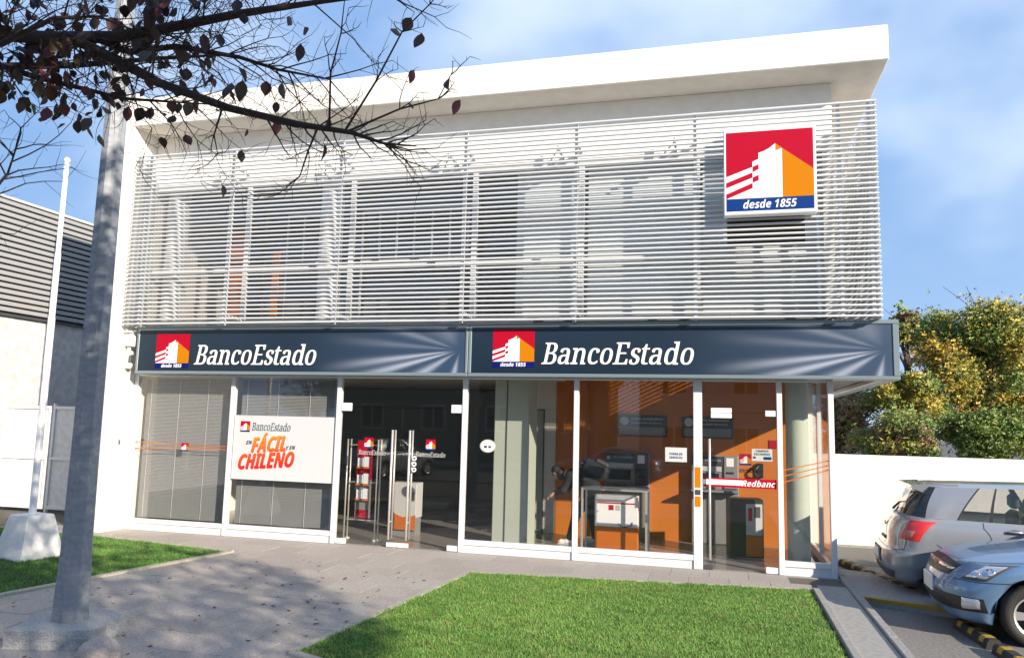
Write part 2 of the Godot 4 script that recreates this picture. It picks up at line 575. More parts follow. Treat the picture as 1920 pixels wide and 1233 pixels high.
func build_bank():
	var b := thing("bank_building", "white two-storey bank branch with glazed shopfront and projecting flat roof", "building")
	var P: Material = M.plaster
	bxp("wing_wall", b, Vector3(-0.5, -0.1, -8), Vector3(-0.06, 7.46, 0.547), P, 0.012)
	bxp("roof_slab", b, Vector3(-0.057, 6.86, -8), Vector3(11.92, 7.351, 0.544), P, 0.012)
	bxp("parapet", b, Vector3(-0.5, 7.463, -8), Vector3(-0.12, 7.50, 0.50), M.white_metal, 0.004)
	bxp("spandrel_wall", b, Vector3(-0.057, 5.92, -0.2), Vector3(11.27, 6.857, -0.06), P, 0.006)
	bxp("side_wall", b, Vector3(11.07, 2.7, -8), Vector3(11.267, 6.857, -4.2), P)
	bxp("side_wall", b, Vector3(11.07, 5.92, -4.197), Vector3(11.267, 6.857, -0.203), P)
	bxp("side_wall", b, Vector3(11.05, -0.1, -8), Vector3(11.2, 2.697, -2.62), P)
	bxp("back_wall", b, Vector3(-0.057, -0.1, -8.2), Vector3(11.2, 6.857, -8.003), P)
	bxp("upper_floor_slab", b, Vector3(-0.057, 2.70, -8), Vector3(6.98, 3.45, -0.02), M.room_white)
	bxp("upper_floor_slab", b, Vector3(6.983, 2.70, -8), Vector3(11.065, 3.45, -2.62), M.room_white)
	bxp("edge_beam", b, Vector3(6.983, 2.62, -0.18), Vector3(11.2, 3.47, -0.02), M.room_dark)
	bxp("edge_beam", b, Vector3(11.05, 2.7, -2.617), Vector3(11.2, 3.47, -0.183), M.room_dark)
	bxp("ceiling", b, Vector3(-0.057, 5.95, -8), Vector3(11.065, 6.0, -0.203), M.room_grey)
	bxp("floor", b, Vector3(-0.055, -0.1, -8), Vector3(11.045, 0.004, -0.07), M.floor_tile)
	# shopfront: mullions from floor to sign
	for i in 8:
		var w := 0.06 if i == 5 else 0.036
		if i == 0:
			bxp("mullion", b, Vector3(-0.055, 0, -0.06), Vector3(0.03, 2.66, 0.03), M.mullion_paint, 0.004)
		else:
			bxp("mullion", b, Vector3(MX[i] - w, 0, -0.06), Vector3(MX[i] + w, 2.66, 0.035), M.mullion_paint, 0.005)
	bxp("head_rail", b, Vector3(0.03, 2.575, -0.055), Vector3(11.11, 2.655, 0.028), M.mullion_paint, 0.004)
	for i in [0, 1, 3, 4, 6]:
		var x0: float = MX[i] + 0.038
		var x1: float = MX[i + 1] - (0.062 if i == 4 else 0.038)
		if i == 6:
			x1 = MX[7] - 0.038
		var win := bxp("window", b, Vector3(x0, 0.11, -0.05), Vector3(x1, 0.185, 0.03), M.mullion_paint, 0.005)
		bxp("kick_plate", win, Vector3(x0, 0.0, -0.045), Vector3(x1, 0.107, 0.012), M.mullion_paint)
		bxp("pane", win, Vector3(x0, 0.186, -0.006), Vector3(x1, 2.574, 0.0), M.pane)
	# double glass door in bay two
	var d0: float = MX[2] + 0.038
	var d1: float = MX[3] - 0.038
	bxp("transom_pane", b, Vector3(d0, 2.125, -0.006), Vector3(d1, 2.574, 0.0), M.pane)
	bxp("transom_pane", b, Vector3(MX[5] + 0.062, 2.15, -0.006), Vector3(MX[6] - 0.038, 2.574, 0.0), M.pane)
	for k in 2:
		var x0 := d0 + 0.008 if k == 0 else 4.935
		var x1 := 4.927 if k == 0 else d1 - 0.008
		var door := bxp("door", b, Vector3(x0, 0.02, -0.008), Vector3(x1, 2.115, 0.004), M.pane)
		for hz in [0.055, -0.06]:
			var hx := 4.80 if k == 0 else 5.09
			var hs := S(true)
			tube(hs, [Vector3(hx, 0.12, hz), Vector3(hx, 1.775, hz)], [0.017, 0.017], 10)
			part("handle", hs, M.steel, door)
		for y in [0.38, 1.42]:
			var ps := S(true)
			var hx := 4.80 if k == 0 else 5.09
			tube(ps, [Vector3(hx, y, -0.06), Vector3(hx, y, 0.055)], [0.011, 0.011], 8)
			part("handle_spacer", ps, M.steel, door)
		var fx0 := x0 if k == 0 else x1 - 0.17
		bxp("hinge_fitting", door, Vector3(fx0, 2.055, -0.025), Vector3(fx0 + 0.17, 2.18, 0.022), M.white_metal, 0.004)
		bxp("hinge_fitting", door, Vector3(fx0, 0.006, -0.025), Vector3(fx0 + 0.17, 0.085, 0.022), M.white_metal, 0.004)
		var cx := 4.925 - 0.17 if k == 0 else 4.937
		bxp("lock_fitting", door, Vector3(cx, 0.006, -0.025), Vector3(cx + 0.168, 0.07, 0.022), M.white_metal, 0.004)
	var e0: float = MX[5] + 0.068
	var e1: float = MX[6] - 0.044
	var ed := bxp("door", b, Vector3(e0, 0.02, -0.008), Vector3(e1, 2.14, 0.004), M.pane)
	var hs2 := S(true)
	tube(hs2, [Vector3(9.56, 0.14, 0.06), Vector3(9.56, 1.775, 0.06)], [0.016, 0.016], 10)
	part("handle", hs2, M.steel, ed)
	for y in [0.38, 1.42]:
		var ps2 := S(true)
		tube(ps2, [Vector3(9.56, y, 0.0), Vector3(9.56, y, 0.055)], [0.011, 0.011], 8)
		part("handle_spacer", ps2, M.steel, ed)
	bxp("lock_box", ed, Vector3(9.58, 2.065, -0.03), Vector3(9.86, 2.135, 0.03), M.white_metal, 0.004)
	bxp("lock_box", ed, Vector3(9.58, 2.139, -0.03), Vector3(9.86, 2.205, 0.035), M.white_metal, 0.004)
	bxp("hinge_fitting", ed, Vector3(e1 - 0.14, 2.10, -0.025), Vector3(e1, 2.18, 0.022), M.white_metal, 0.004)
	bxp("hinge_fitting", ed, Vector3(e1 - 0.16, 0.006, -0.025), Vector3(e1, 0.085, 0.022), M.white_metal, 0.004)
	bxp("hinge_fitting", ed, Vector3(e0, 0.006, -0.025), Vector3(e0 + 0.13, 0.06, 0.022), M.dark_grey, 0.004)
	# glazing on the right flank
	var sw := bxp("window", b, Vector3(11.12, 0.0, -2.6), Vector3(11.18, 0.12, -0.065), M.mullion_paint)
	bxp("pane", sw, Vector3(11.147, 0.122, -2.6), Vector3(11.153, 2.69, -0.065), M.pane)
	bxp("frame", sw, Vector3(11.12, 0.122, -1.36), Vector3(11.18, 2.69, -1.30), M.mullion_paint)
	# upper windows between mullions
	var ux := [-0.05, 1.9, 3.865, 5.985, 7.69, 9.405, 11.2]
	for i in 6:
		var x0: float = ux[i]
		var x1: float = ux[i + 1]
		var w := S()
		box(w, Vector3(x0 + 0.002, 3.47, -0.13), Vector3(x0 + 0.042, 5.917, -0.07))
		box(w, Vector3(x1 - 0.042, 3.47, -0.13), Vector3(x1 - 0.002, 5.917, -0.07))
		box(w, Vector3(x0 + 0.043, 5.85, -0.13), Vector3(x1 - 0.043, 5.917, -0.071))
		box(w, Vector3(x0 + 0.043, 4.36, -0.13), Vector3(x1 - 0.043, 4.43, -0.071))
		box(w, Vector3(x0 + 0.043, 3.47, -0.13), Vector3(x1 - 0.043, 3.54, -0.071))
		var o := part("upper_window", w, M.mullion_paint, b)
		bxp("pane", o, Vector3(x0 + 0.043, 4.43, -0.103), Vector3(x1 - 0.043, 5.85, -0.097), M.pane)
		bxp("pane", o, Vector3(x0 + 0.043, 3.54, -0.103), Vector3(x1 - 0.043, 4.36, -0.097), M.pane)
	var su := S()
	box(su, Vector3(11.1, 3.473, -4.19), Vector3(11.16, 3.54, -0.21))
	box(su, Vector3(11.1, 5.85, -4.19), Vector3(11.16, 5.917, -0.21))
	box(su, Vector3(11.1, 3.543, -2.2), Vector3(11.16, 5.847, -2.14))
	box(su, Vector3(11.1, 3.543, -0.27), Vector3(11.16, 5.847, -0.21))
	var so := part("upper_window", su, M.mullion_paint, b)
	bxp("pane", so, Vector3(11.127, 3.543, -4.19), Vector3(11.133, 5.847, -0.272), M.pane)
	bxp("corner_post", b, Vector3(11.13, 3.473, -0.205), Vector3(11.27, 5.917, -0.062), M.plaster)
	# partitions
	bxp("orange_wall", b, Vector3(6.83, 0.005, -2.75), Vector3(11.045, 3.3, -2.6), M.orange_wall)
	bxp("lobby_wall", b, Vector3(6.99, 3.46, -2.62), Vector3(11.06, 5.948, -2.5), M.room_white)
	bxp("orange_pier", b, Vector3(7.28, 0.006, -2.598), Vector3(7.42, 3.29, -2.5), M.orange_wall)
	bxp("partition", b, Vector3(5.9, 0.005, -2.75), Vector3(6.25, 2.698, -2.6), M.room_white)
	bxp("partition", b, Vector3(6.253, 2.2, -2.75), Vector3(6.827, 2.698, -2.6), M.room_white)
	bxp("partition", b, Vector3(6.62, 0.005, -2.75), Vector3(6.827, 2.197, -2.6), M.room_white)
	var idr := bxp("inner_door", b, Vector3(6.29, 0.02, -2.71), Vector3(6.6, 2.18, -2.66), M.pale_green)
	bxp("door_frame", idr, Vector3(6.253, 0.01, -2.72), Vector3(6.287, 2.195, -2.58), M.dark_grey)
	bxp("door_frame", idr, Vector3(6.60, 0.01, -2.72), Vector3(6.618, 2.195, -2.58), M.dark_grey)
	bxp("partition", b, Vector3(-0.05, 0.005, -6.2), Vector3(6.9, 2.698, -6.0), M.room_dark)
	bxp("partition", b, Vector3(-0.05, 3.455, -2.5), Vector3(6.98, 5.948, -2.4), M.room_grey)
	bxp("square_column", b, Vector3(6.24, 0.005, -1.2), Vector3(6.80, 2.697, -0.62), M.pale_green, 0.012)
	bxp("corner_strip", b, Vector3(6.44, 0.005, -0.617), Vector3(6.455, 2.69, -0.608), M.dark_grey)
	var cl := S(true)
	lathe(cl, [[0.155, 0.005], [0.155, 3.46]], 32, Transform3D(Basis.IDENTITY, Vector3(10.77, 0, -0.62)))
	part("round_column", cl, M.pale_green, b)
	for c in [Vector3(0.25, 3.452, -0.38), Vector3(3.33, 3.452, -0.38)]:
		var s := S(true)
		lathe(s, [[0.19, 0.0], [0.19, 2.495]], 32, Transform3D(Basis.IDENTITY, c))
		part("white_column", s, M.white_paint, b)

func build_louvers():
	var l := thing("louver_screen", "pale horizontal slat sunscreen wrapped round the upper floor", "sunscreen", Vector3(0, 3.42, 0))
	var n := 42
	var f := S()
	cbox(f, Vector3(0.0, -0.0125, 0.447), Vector3(11.753, 0.0125, 0.492), 0.005)
	var fm := done(f)
	var r := S()
	cbox(r, Vector3(11.715, -0.025, -3.9), Vector3(11.752, 0.025, 0.443), 0.006)
	var rm := done(r)
	var q := S()
	cbox(q, Vector3(0.001, -0.016, -0.05), Vector3(0.048, 0.016, 0.443), 0.006)
	var qm := done(q)
	for i in n:
		var y := i * (2.905 / (n - 1))
		for m in [fm, rm, qm]:
			var o := part("slat", m, M.slat_paint, l)
			o.position.y = y
	for x in [0.27, 1.9, 3.88, 5.975, 7.69, 9.39, 11.28, 11.66]:
		bxp("post", l, Vector3(x - 0.022, -0.03, 0.375), Vector3(x + 0.022, 2.94, 0.443), M.slat_paint)
		if x > 1.0 and x < 11.0:
			bxp("bracket", l, Vector3(x - 0.3, 2.56, -0.06), Vector3(x - 0.27, 2.6, 0.44), M.slat_paint)
			bxp("bracket", l, Vector3(x - 0.02, 2.62, -0.06), Vector3(x + 0.02, 2.67, 0.373), M.slat_paint)
			bxp("bracket", l, Vector3(x - 0.02, 0.1, -0.06), Vector3(x + 0.02, 0.15, 0.373), M.slat_paint)
			var st := S()
			tube(st, [Vector3(x - 0.28, 2.55, 0.42), Vector3(x - 0.55, 2.45, -0.055)], [0.012, 0.012], 6)
			part("strut", st, M.slat_paint, l)
	for z in [-0.6, -1.7, -2.8, -3.85]:
		bxp("post", l, Vector3(11.655, -0.03, z - 0.022), Vector3(11.703, 2.94, z + 0.022), M.slat_paint)
		bxp("bracket", l, Vector3(11.27, 2.62, z - 0.02), Vector3(11.653, 2.67, z + 0.02), M.slat_paint)
		bxp("bracket", l, Vector3(11.27, 0.1, z - 0.02), Vector3(11.653, 0.15, z + 0.02), M.slat_paint)

# ---------------------------------------------------------------- signs
func streak_print() -> StandardMaterial3D:
	# printed graphic of the long signs: dark blue with pale rays spreading from the right end
	var w := 1024
	var h := 96
	var im := Image.create(w, h, false, Image.FORMAT_RGB8)
	for j in h:
		for i in w:
			var u := (i + 0.5) / w
			var v := (j + 0.5) / h
			var px := (0.985 - u) * 7.0
			var py := v - 0.5
			var ang := atan2(py, maxf(px, 0.001))
			var r := sqrt(px * px + py * py)
			var base := Color(0.005, 0.0155, 0.031).lerp(Color(0.028, 0.056, 0.108), smoothstep(0.35, 1.0, u))
			base = base.lerp(Color(0.011, 0.030, 0.058), 0.6 * (1.0 - v) * (1.0 - smoothstep(0.3, 0.6, u)))
			var k := 0.0
			for ray in [[-0.10, 0.05, 0.16], [-0.36, 0.07, 0.20], [-1.0, 0.4, 0.16], [0.15, 0.045, 0.55], [0.30, 0.05, 0.62], [0.62, 0.10, 0.5], [1.38, 0.10, 0.5]]:
				var d: float = (ang - ray[0]) / ray[1]
				k += ray[2] * exp(-d * d) * smoothstep(0.0, 0.45, r) * (1.0 - smoothstep(0.9, 3.0, r))
			var c := base.lerp(Color(0.50, 0.55, 0.66), clampf(k, 0.0, 1.0))
			im.set_pixel(i, j, c.linear_to_srgb())
	var m := mat("streak_print", Color(1, 1, 1), 0.42)
	m.albedo_texture = ImageTexture.create_from_image(im)
	m.texture_repeat = false
	return m

func uv_sheet(a: Vector3, u: Vector3, v: Vector3, t: float) -> ArrayMesh:
	# printed board: lower left corner a, edges u and v, thickness t behind
	var n := u.cross(v).normalized()
	var s := S()
	var p := [a, a + u, a + u + v, a + v]
	var uvs := [Vector2(0, 1), Vector2(1, 1), Vector2(1, 0), Vector2(0, 0)]
	for k in [0, 2, 1, 0, 3, 2]:
		s.set_uv(uvs[k])
		s.add_vertex(p[k])
	s.set_uv(Vector2(0.02, 0.5))
	var q := []
	for k in 4:
		q.append(p[k] - n * t)
	for k in 4:
		quad(s, p[k], q[k], q[(k + 1) % 4], p[(k + 1) % 4])
	quad(s, q[3], q[2], q[1], q[0])
	return done(s)

func emblem(parent: Node, lo: Vector3, w: float, h: float, called := "emblem", words := true, deep := false, x := Transform3D.IDENTITY):
	# square mark: red field, white tower with stripes, orange side, blue band with words
	var P := func(l: Array) -> PackedVector2Array:
		var o := PackedVector2Array()
		for k in l:
			o.append(Vector2(lo.x + k[0] * w, lo.y + (1.0 - k[1]) * h))
		return o
	var z := lo.z
	var t := 0.0015
	var s := S()
	prism(s, P.call([[0, 0], [1, 0], [1, 0.845], [0, 0.845]]), z, z + t, x)
	var root := part(called, s, M.red_print, parent)
	s = S()
	prism(s, P.call([[0, 0.845], [1, 0.845], [1, 1], [0, 1]]), z, z + t, x)
	part("band", s, M.deep_blue_print if deep else M.blue_print, root)
	s = S()
	prism(s, P.call([[0.572, 0.168], [0.572, 0.26], [0.648, 0.233], [0.648, 0.843], [0, 0.843], [0.306, 0.717], [0.306, 0.652], [0.377, 0.623], [0.377, 0.552], [0.306, 0.586], [0.306, 0.519], [0.377, 0.483], [0.377, 0.418], [0.306, 0.451], [0.306, 0.385], [0.377, 0.354], [0.377, 0.277], [0.44, 0.258], [0.50, 0.225]]), z + t, z + t * 2, x)
	part("tower", s, M.white_print, root)
	for st in [[[0.0, 0.564], [0.306, 0.451], [0.306, 0.519], [0.0, 0.638]], [[0.0, 0.705], [0.306, 0.586], [0.306, 0.652], [0.0, 0.781]]]:
		s = S()
		prism(s, P.call(st), z + t, z + t * 2, x)
		part("stripe", s, M.white_print, root)
	s = S()
	prism(s, P.call([[0.65, 0.233], [0.998, 0.51], [0.998, 0.843], [0.65, 0.843]]), z + t, z + t * 2, x)
	part("tower_side", s, M.orange_print, root)
	s = S()
	prism(s, P.call([[0.574, 0.168], [0.65, 0.231], [0.574, 0.258]]), z + t, z + t * 2, x)
	part("tower_side", s, M.orange_print, root)
	if words:
		lettering("desde 1855", "Droid Sans", Vector3(lo.x + w * 0.2, lo.y + h * 0.03, z + t + 0.001), w * 0.6, h * 0.105, M.white_print, root, 0.2, true, [], 0.003, "lettering", x)

func long_sign(x0: float, x1: float, label: String, em: Rect2, tx: Rect2) -> Node3D:
	var y0 := 2.6
	var y1 := 3.39
	var s := thing("fascia_sign", label, "sign", Vector3(x0, y0, 0.0), 0.0)
	var w := x1 - x0
	var h := y1 - y0
	var f := S()
	cbox(f, Vector3(0, 0, 0.06), Vector3(w, 0.05, 0.30), 0.006)
	cbox(f, Vector3(0, h - 0.055, 0.06), Vector3(w, h, 0.30), 0.006)
	cbox(f, Vector3(0, 0.051, 0.06), Vector3(0.045, h - 0.056, 0.298), 0.006)
	cbox(f, Vector3(w - (0.075 if x1 > 11 else 0.04), 0.051, 0.06), Vector3(w, h - 0.056, 0.298), 0.006)
	part("frame", f, M.sign_frame, s)
	part("printed_panel", uv_sheet(Vector3(0.046, 0.052, 0.285), Vector3(w - (0.122 if x1 > 11 else 0.087), 0, 0), Vector3(0, h - 0.108, 0), 0.05), M.streak_print, s)
	emblem(s, Vector3(em.position.x - x0, em.position.y - y0, 0.287), em.size.x, em.size.y, "emblem", true, true)
	for k in 2:
		lettering("BancoEstado", "Droid Serif", Vector3(tx.position.x - x0 + 0.009 * k - 0.005, tx.position.y - y0, 0.29 - 0.0012 * k), tx.size.x, tx.size.y, M.white_print, s, 0.2, false)
	return s

func build_signs():
	streak_print()
	long_sign(0.157, 6.062, "long dark blue sign above blinds and double door, left of the two", Rect2(0.545, 2.69, 0.65, 0.575), Rect2(1.34, 2.755, 2.2, 0.335))
	var r := long_sign(6.072, 11.967, "longer dark blue sign above the right-hand windows, wrapping the building corner", Rect2(6.45, 2.735, 0.635, 0.565), Rect2(7.23, 2.785, 2.13, 0.325))
	bxp("side_box", r, Vector3(11.80 - 6.072, 0.0, -5.7), Vector3(11.965 - 6.072, 0.79, 0.058), M.sign_frame, 0.005)
	bxp("soffit", r, Vector3(11.21 - 6.072, 0.06, -5.7), Vector3(11.797 - 6.072, 0.10, 0.05), M.dark_grey)
	bxp("edge_rail", r, Vector3(11.72 - 6.072, 0.0, -5.7), Vector3(11.797 - 6.072, 0.05, 0.05), M.pale_grey)
	var g := thing("emblem_sign", "square red, white and orange illuminated-box sign on the slats at upper right", "sign", Vector3(9.79, 4.80, 0.52))
	var f := S()
	cbox(f, Vector3(-0.012, -0.022, 0.0), Vector3(1.175, 1.172, 0.155), 0.012)
	part("case", f, M.white_paint, g)
	emblem(g, Vector3(0.022, 0.03, 0.156), 1.118, 1.105, "emblem")
	var p := S()
	box(p, Vector3(0.1, 0.2, -0.14), Vector3(0.14, 0.25, -0.001))
	box(p, Vector3(1.0, 0.2, -0.14), Vector3(1.04, 0.25, -0.001))
	part("mount", p, M.dark_grey, g)
	bxp("dark_patch_board", g, Vector3(0.03, -0.36, -0.2), Vector3(1.05, 0.3, -0.17), M.dark_brown)  # added board, its brown stands in for a dark patch behind the slats
	# poster on the second window (its mascot is left out)
	var ps := thing("window_poster", "white campaign poster with red and orange lettering on second window", "poster", Vector3(1.955, 0.912, 0.004))
	bxp("sheet", ps, Vector3(0, 0, 0), Vector3(1.835, 1.035, 0.004), M.poster_white)
	emblem(ps, Vector3(0.12, 0.765, 0.005), 0.18, 0.175, "emblem", false)
	lettering("BancoEstado", "Droid Serif", Vector3(0.345, 0.79, 0.008), 0.70, 0.135, M.grey_print, ps, 0.16)
	var tilt := Transform3D(Basis(Vector3.BACK, 0.075), Vector3(0.11, 0.13, 0))
	var o0 := Color(0.80, 0.10, 0.005)
	var o1 := Color(0.92, 0.28, 0.01)
	var r0 := Color(0.68, 0.006, 0.006)
	var r1 := Color(0.85, 0.085, 0.006)
	var rim := Color(0.72, 0.03, 0.01)
	for k in 4:
		var d: Vector3 = [Vector3(0.012, -0.014, 0.006), Vector3(0.0, 0.0, 0.0085), Vector3(0.007, 0.001, 0.0078), Vector3(0.003, 0.006, 0.0071)][k]
		var g1 := [rim, rim] if k == 0 else [o0, o1]
		var g2 := [rim, rim] if k == 0 else [r0, r1]
		lettering("FÁCIL", "Droid Sans", Vector3(0.30, 0.29, 0) + d, 0.62, 0.30, M.vertex_print, ps, 0.30, true, g1, 0.002, "lettering", tilt)
		lettering("CHILENO", "Droid Sans", Vector3(0.03, 0.03, 0) + d, 1.0, 0.235, M.vertex_print, ps, 0.28, true, g2, 0.002, "lettering", tilt)
	lettering("EN", "Droid Sans", Vector3(0.18, 0.42, 0.008), 0.095, 0.06, M.dark_print, ps, 0.3, true, [], 0.002, "lettering", tilt)
	lettering("Y EN", "Droid Sans", Vector3(0.90, 0.30, 0.008), 0.16, 0.06, M.dark_print, ps, 0.3, true, [], 0.002, "lettering", tilt)
	# stickers on the glass
	var st := thing("door_sticker", "small bank emblem sticker above grey lettering on right leaf of double door", "sticker", Vector3(5.30, 1.38, 0.006))
	emblem(st, Vector3(0.04, 0.1, 0), 0.155, 0.165, "emblem", false)
	lettering("BancoEstado", "Droid Serif", Vector3(-0.12, 0.0, 0.001), 0.48, 0.075, M.pale_grey, st, 0.18, false, [], 0.002)
	st = thing("door_sticker", "small bank emblem sticker on left leaf of double door, over the leaflet rack", "sticker", Vector3(4.27, 1.38, 0.006))
	emblem(st, Vector3(0.04, 0.1, 0), 0.155, 0.165, "emblem", false)
	lettering("BancoEstado", "Droid Serif", Vector3(-0.05, 0.0, 0.001), 0.46, 0.075, M.pale_grey, st, 0.18, false, [], 0.002)
	st = thing("door_sticker", "stacked round white sticker signs beside the right pull handle of double door", "sticker", Vector3(5.16, 1.2, 0.006))
	for k in 3:
		var s := S(false)
		lathe(s, [[0.0, 0.0], [0.036, 0.0], [0.036, 0.002], [0.0, 0.002]], 20, Transform3D(Basis(Vector3.RIGHT, PI / 2), Vector3(0, 0.085 * (2 - k) - 0.02, 0)))
		part("disc", s, M.white_print, st)
		bxp("pictogram", st, Vector3(-0.018, 0.085 * (2 - k) - 0.032, 0.0025), Vector3(0.018, 0.085 * (2 - k) - 0.008, 0.0035), M.dark_print)
	var lt := thing("window_sticker", "two thin orange stripes meeting a small emblem on leftmost window", "sticker", Vector3(0.04, 1.36, 0.002))
	for k in 2:
		var s := S()
		var y := 0.01 + 0.05 * k
		prism(s, PackedVector2Array([Vector2(0, y + (0.03 if k else -0.03)), Vector2(0.90, y), Vector2(0.90, y + 0.012), Vector2(0, y + 0.016 + (0.03 if k else -0.03))]), 0, 0.002)
		part("stripe", s, M.orange_plastic, lt)
		bxp("stripe", lt, Vector3(1.09, y, 0), Vector3(1.79, y + 0.014, 0.002), M.orange_plastic)
	emblem(lt, Vector3(0.92, -0.03, 0), 0.145, 0.13, "emblem", false)
	var rt := thing("window_sticker", "three thin orange stripes fanning across the last narrow window", "sticker", Vector3(10.53, 1.42, 0.002))
	for k in 3:
		var s := S()
		prism(s, PackedVector2Array([Vector2(0, -0.05 - 0.08 * k), Vector2(0.58, 0.10 - 0.06 * k), Vector2(0.58, 0.112 - 0.06 * k), Vector2(0, -0.035 - 0.08 * k)]), 0, 0.002)
		part("stripe", s, M.orange_plastic, rt)
	var rb := thing("door_band", "red and white cash network band across the single glass door", "sticker", Vector3(9.47, 1.12, 0.006))
	bxp("band", rb, Vector3(0, 0, 0), Vector3(0.97, 0.125, 0.002), M.red_print)
	bxp("stripe", rb, Vector3(0.0, 0.03, 0.0022), Vector3(0.53, 0.10, 0.0035), M.white_print)
	lettering("Redbanc", "Droid Sans", Vector3(0.53, 0.022, 0.004), 0.42, 0.085, M.white_print, rb, 0.3, true, [], 0.002)
	var ov := thing("oval_sticker", "oval pale green and white sticker on the window left of square column", "sticker", Vector3(6.33, 1.575, 0.002))
	var os := S()
	lathe(os, [[0.0, 0.0], [0.125, 0.0], [0.125, 0.002], [0.0, 0.002]], 28, Transform3D(Basis(Vector3.RIGHT, PI / 2).scaled(Vector3(1, 0.78, 1)), Vector3.ZERO))
	part("rim", os, M.pale_green, ov)
	os = S()
	lathe(os, [[0.0, 0.0], [0.108, 0.0], [0.108, 0.002], [0.0, 0.002]], 28, Transform3D(Basis(Vector3.RIGHT, PI / 2).scaled(Vector3(1, 0.76, 1)), Vector3(0, 0, 0.0022)))
	part("face", os, M.white_print, ov)
	bxp("pictogram", ov, Vector3(-0.06, -0.03, 0.0045), Vector3(-0.01, 0.005, 0.0055), M.dark_grey)
	bxp("pictogram", ov, Vector3(0.01, -0.03, 0.0045), Vector3(0.05, 0.005, 0.0055), M.dark_grey)
	var nt := thing("paper_notice", "white paper notice taped inside the wide window before the orange wall", "notice", Vector3(8.95, 1.44, -0.014))
	bxp("sheet", nt, Vector3(0, 0, 0), Vector3(0.30, 0.20, 0.003), M.white_print)
	lettering("FUERA DE", "Droid Sans", Vector3(0.06, 0.095, 0.0045), 0.18, 0.03, M.blue_print, nt, 0.0, true, [], 0.002)
	lettering("SERVICIO", "Droid Sans", Vector3(0.06, 0.045, 0.0045), 0.18, 0.03, M.blue_print, nt, 0.0, true, [], 0.002)
	var ex := thing("exchange_notice", "pale card with green words and blue blocks inside the single door", "notice", Vector3(10.125, 1.49, -0.014))
	bxp("sheet", ex, Vector3(0, 0, 0), Vector3(0.27, 0.165, 0.003), M.pale_blind)
	lettering("CAMBIOS", "Droid Sans", Vector3(0.05, 0.125, 0.0045), 0.17, 0.025, M.dark_grey, ex, 0.0, true, [], 0.002)
	lettering("EXCHANGE", "Droid Sans", Vector3(0.03, 0.08, 0.0045), 0.21, 0.03, M.grey_print, ex, 0.0, true, [], 0.002)
	bxp("block", ex, Vector3(0.015, 0.035, 0.0032), Vector3(0.05, 0.06, 0.0045), M.blue_print)
	bxp("block", ex, Vector3(0.15, 0.02, 0.0032), Vector3(0.255, 0.06, 0.0045), M.blue_print)
	var oz := thing("pillar_sticker", "orange and white stickers stuck on the thick mullion by single door", "sticker", Vector3(9.36, 0.9, 0.036))
	bxp("label_strip", oz, Vector3(0, 0.2, 0), Vector3(0.075, 0.48, 0.002), M.orange_print)
	bxp("label_strip", oz, Vector3(0, 0.1, 0), Vector3(0.075, 0.17, 0.002), M.dark_grey)
	bxp("label_strip", oz, Vector3(0, -0.06, 0), Vector3(0.075, 0.08, 0.002), M.orange_print)
	# box and pipe bracket left of the sign
	var br := thing("pipe_bracket", "white junction box and pipe flanges on wing wall beside blue sign", "bracket", Vector3(-0.06, 2.68, 0.2))
	bxp("junction_box", br, Vector3(0.0, 0.38, 0.0), Vector3(0.13, 0.6, 0.16), M.old_plaster, 0.01)
	bxp("cover", br, Vector3(0.0, 0.6, -0.02), Vector3(0.16, 0.64, 0.2), M.old_plaster, 0.01)
	var pp := S(true)
	tube(pp, [Vector3(0.05, 0.38, 0.08), Vector3(0.05, 0.05, 0.08)], [0.03, 0.03], 12)
	part("pipe", pp, M.old_plaster, br)
	for y in [0.05, 0.25]:
		var fl := S(true)
		tube(fl, [Vector3(-0.002, y, 0.08), Vector3(0.12, y, 0.08)], [0.05, 0.05], 14)
		part("flange", fl, M.old_plaster, br)
	bxp("dark_clamp", br, Vector3(0.09, 0.1, 0.03), Vector3(0.13, 0.24, 0.12), M.dark_grey, 0.01)
	var kp := thing("wall_keypad", "small grey entry keypad on the inner face of wing wall", "keypad", Vector3(-0.06, 1.41, 0.25))
	bxp("plate", kp, Vector3(0.0, 0.0, 0.0), Vector3(0.02, 0.09, 0.05), M.mid_grey, 0.004)
	bxp("buttons", kp, Vector3(0.02, 0.015, 0.01), Vector3(0.026, 0.06, 0.04), M.dark_grey, 0.003)

# ---------------------------------------------------------------- things inside the bank
func slat_sheet(x0: float, x1: float, y0: float, y1: float, z: float, pitch: float, width: float, ang: float) -> SurfaceTool:
	var s := S()
	var n := int((y1 - y0) / pitch)
	for i in n:
		var y := y0 + (i + 0.5) * pitch
		var d := Vector3(0, sin(ang), cos(ang)) * width / 2.0
		quad(s, Vector3(x0, y - d.y, z + d.z), Vector3(x1, y - d.y, z + d.z), Vector3(x1, y + d.y, z - d.z), Vector3(x0, y + d.y, z - d.z))
	return s

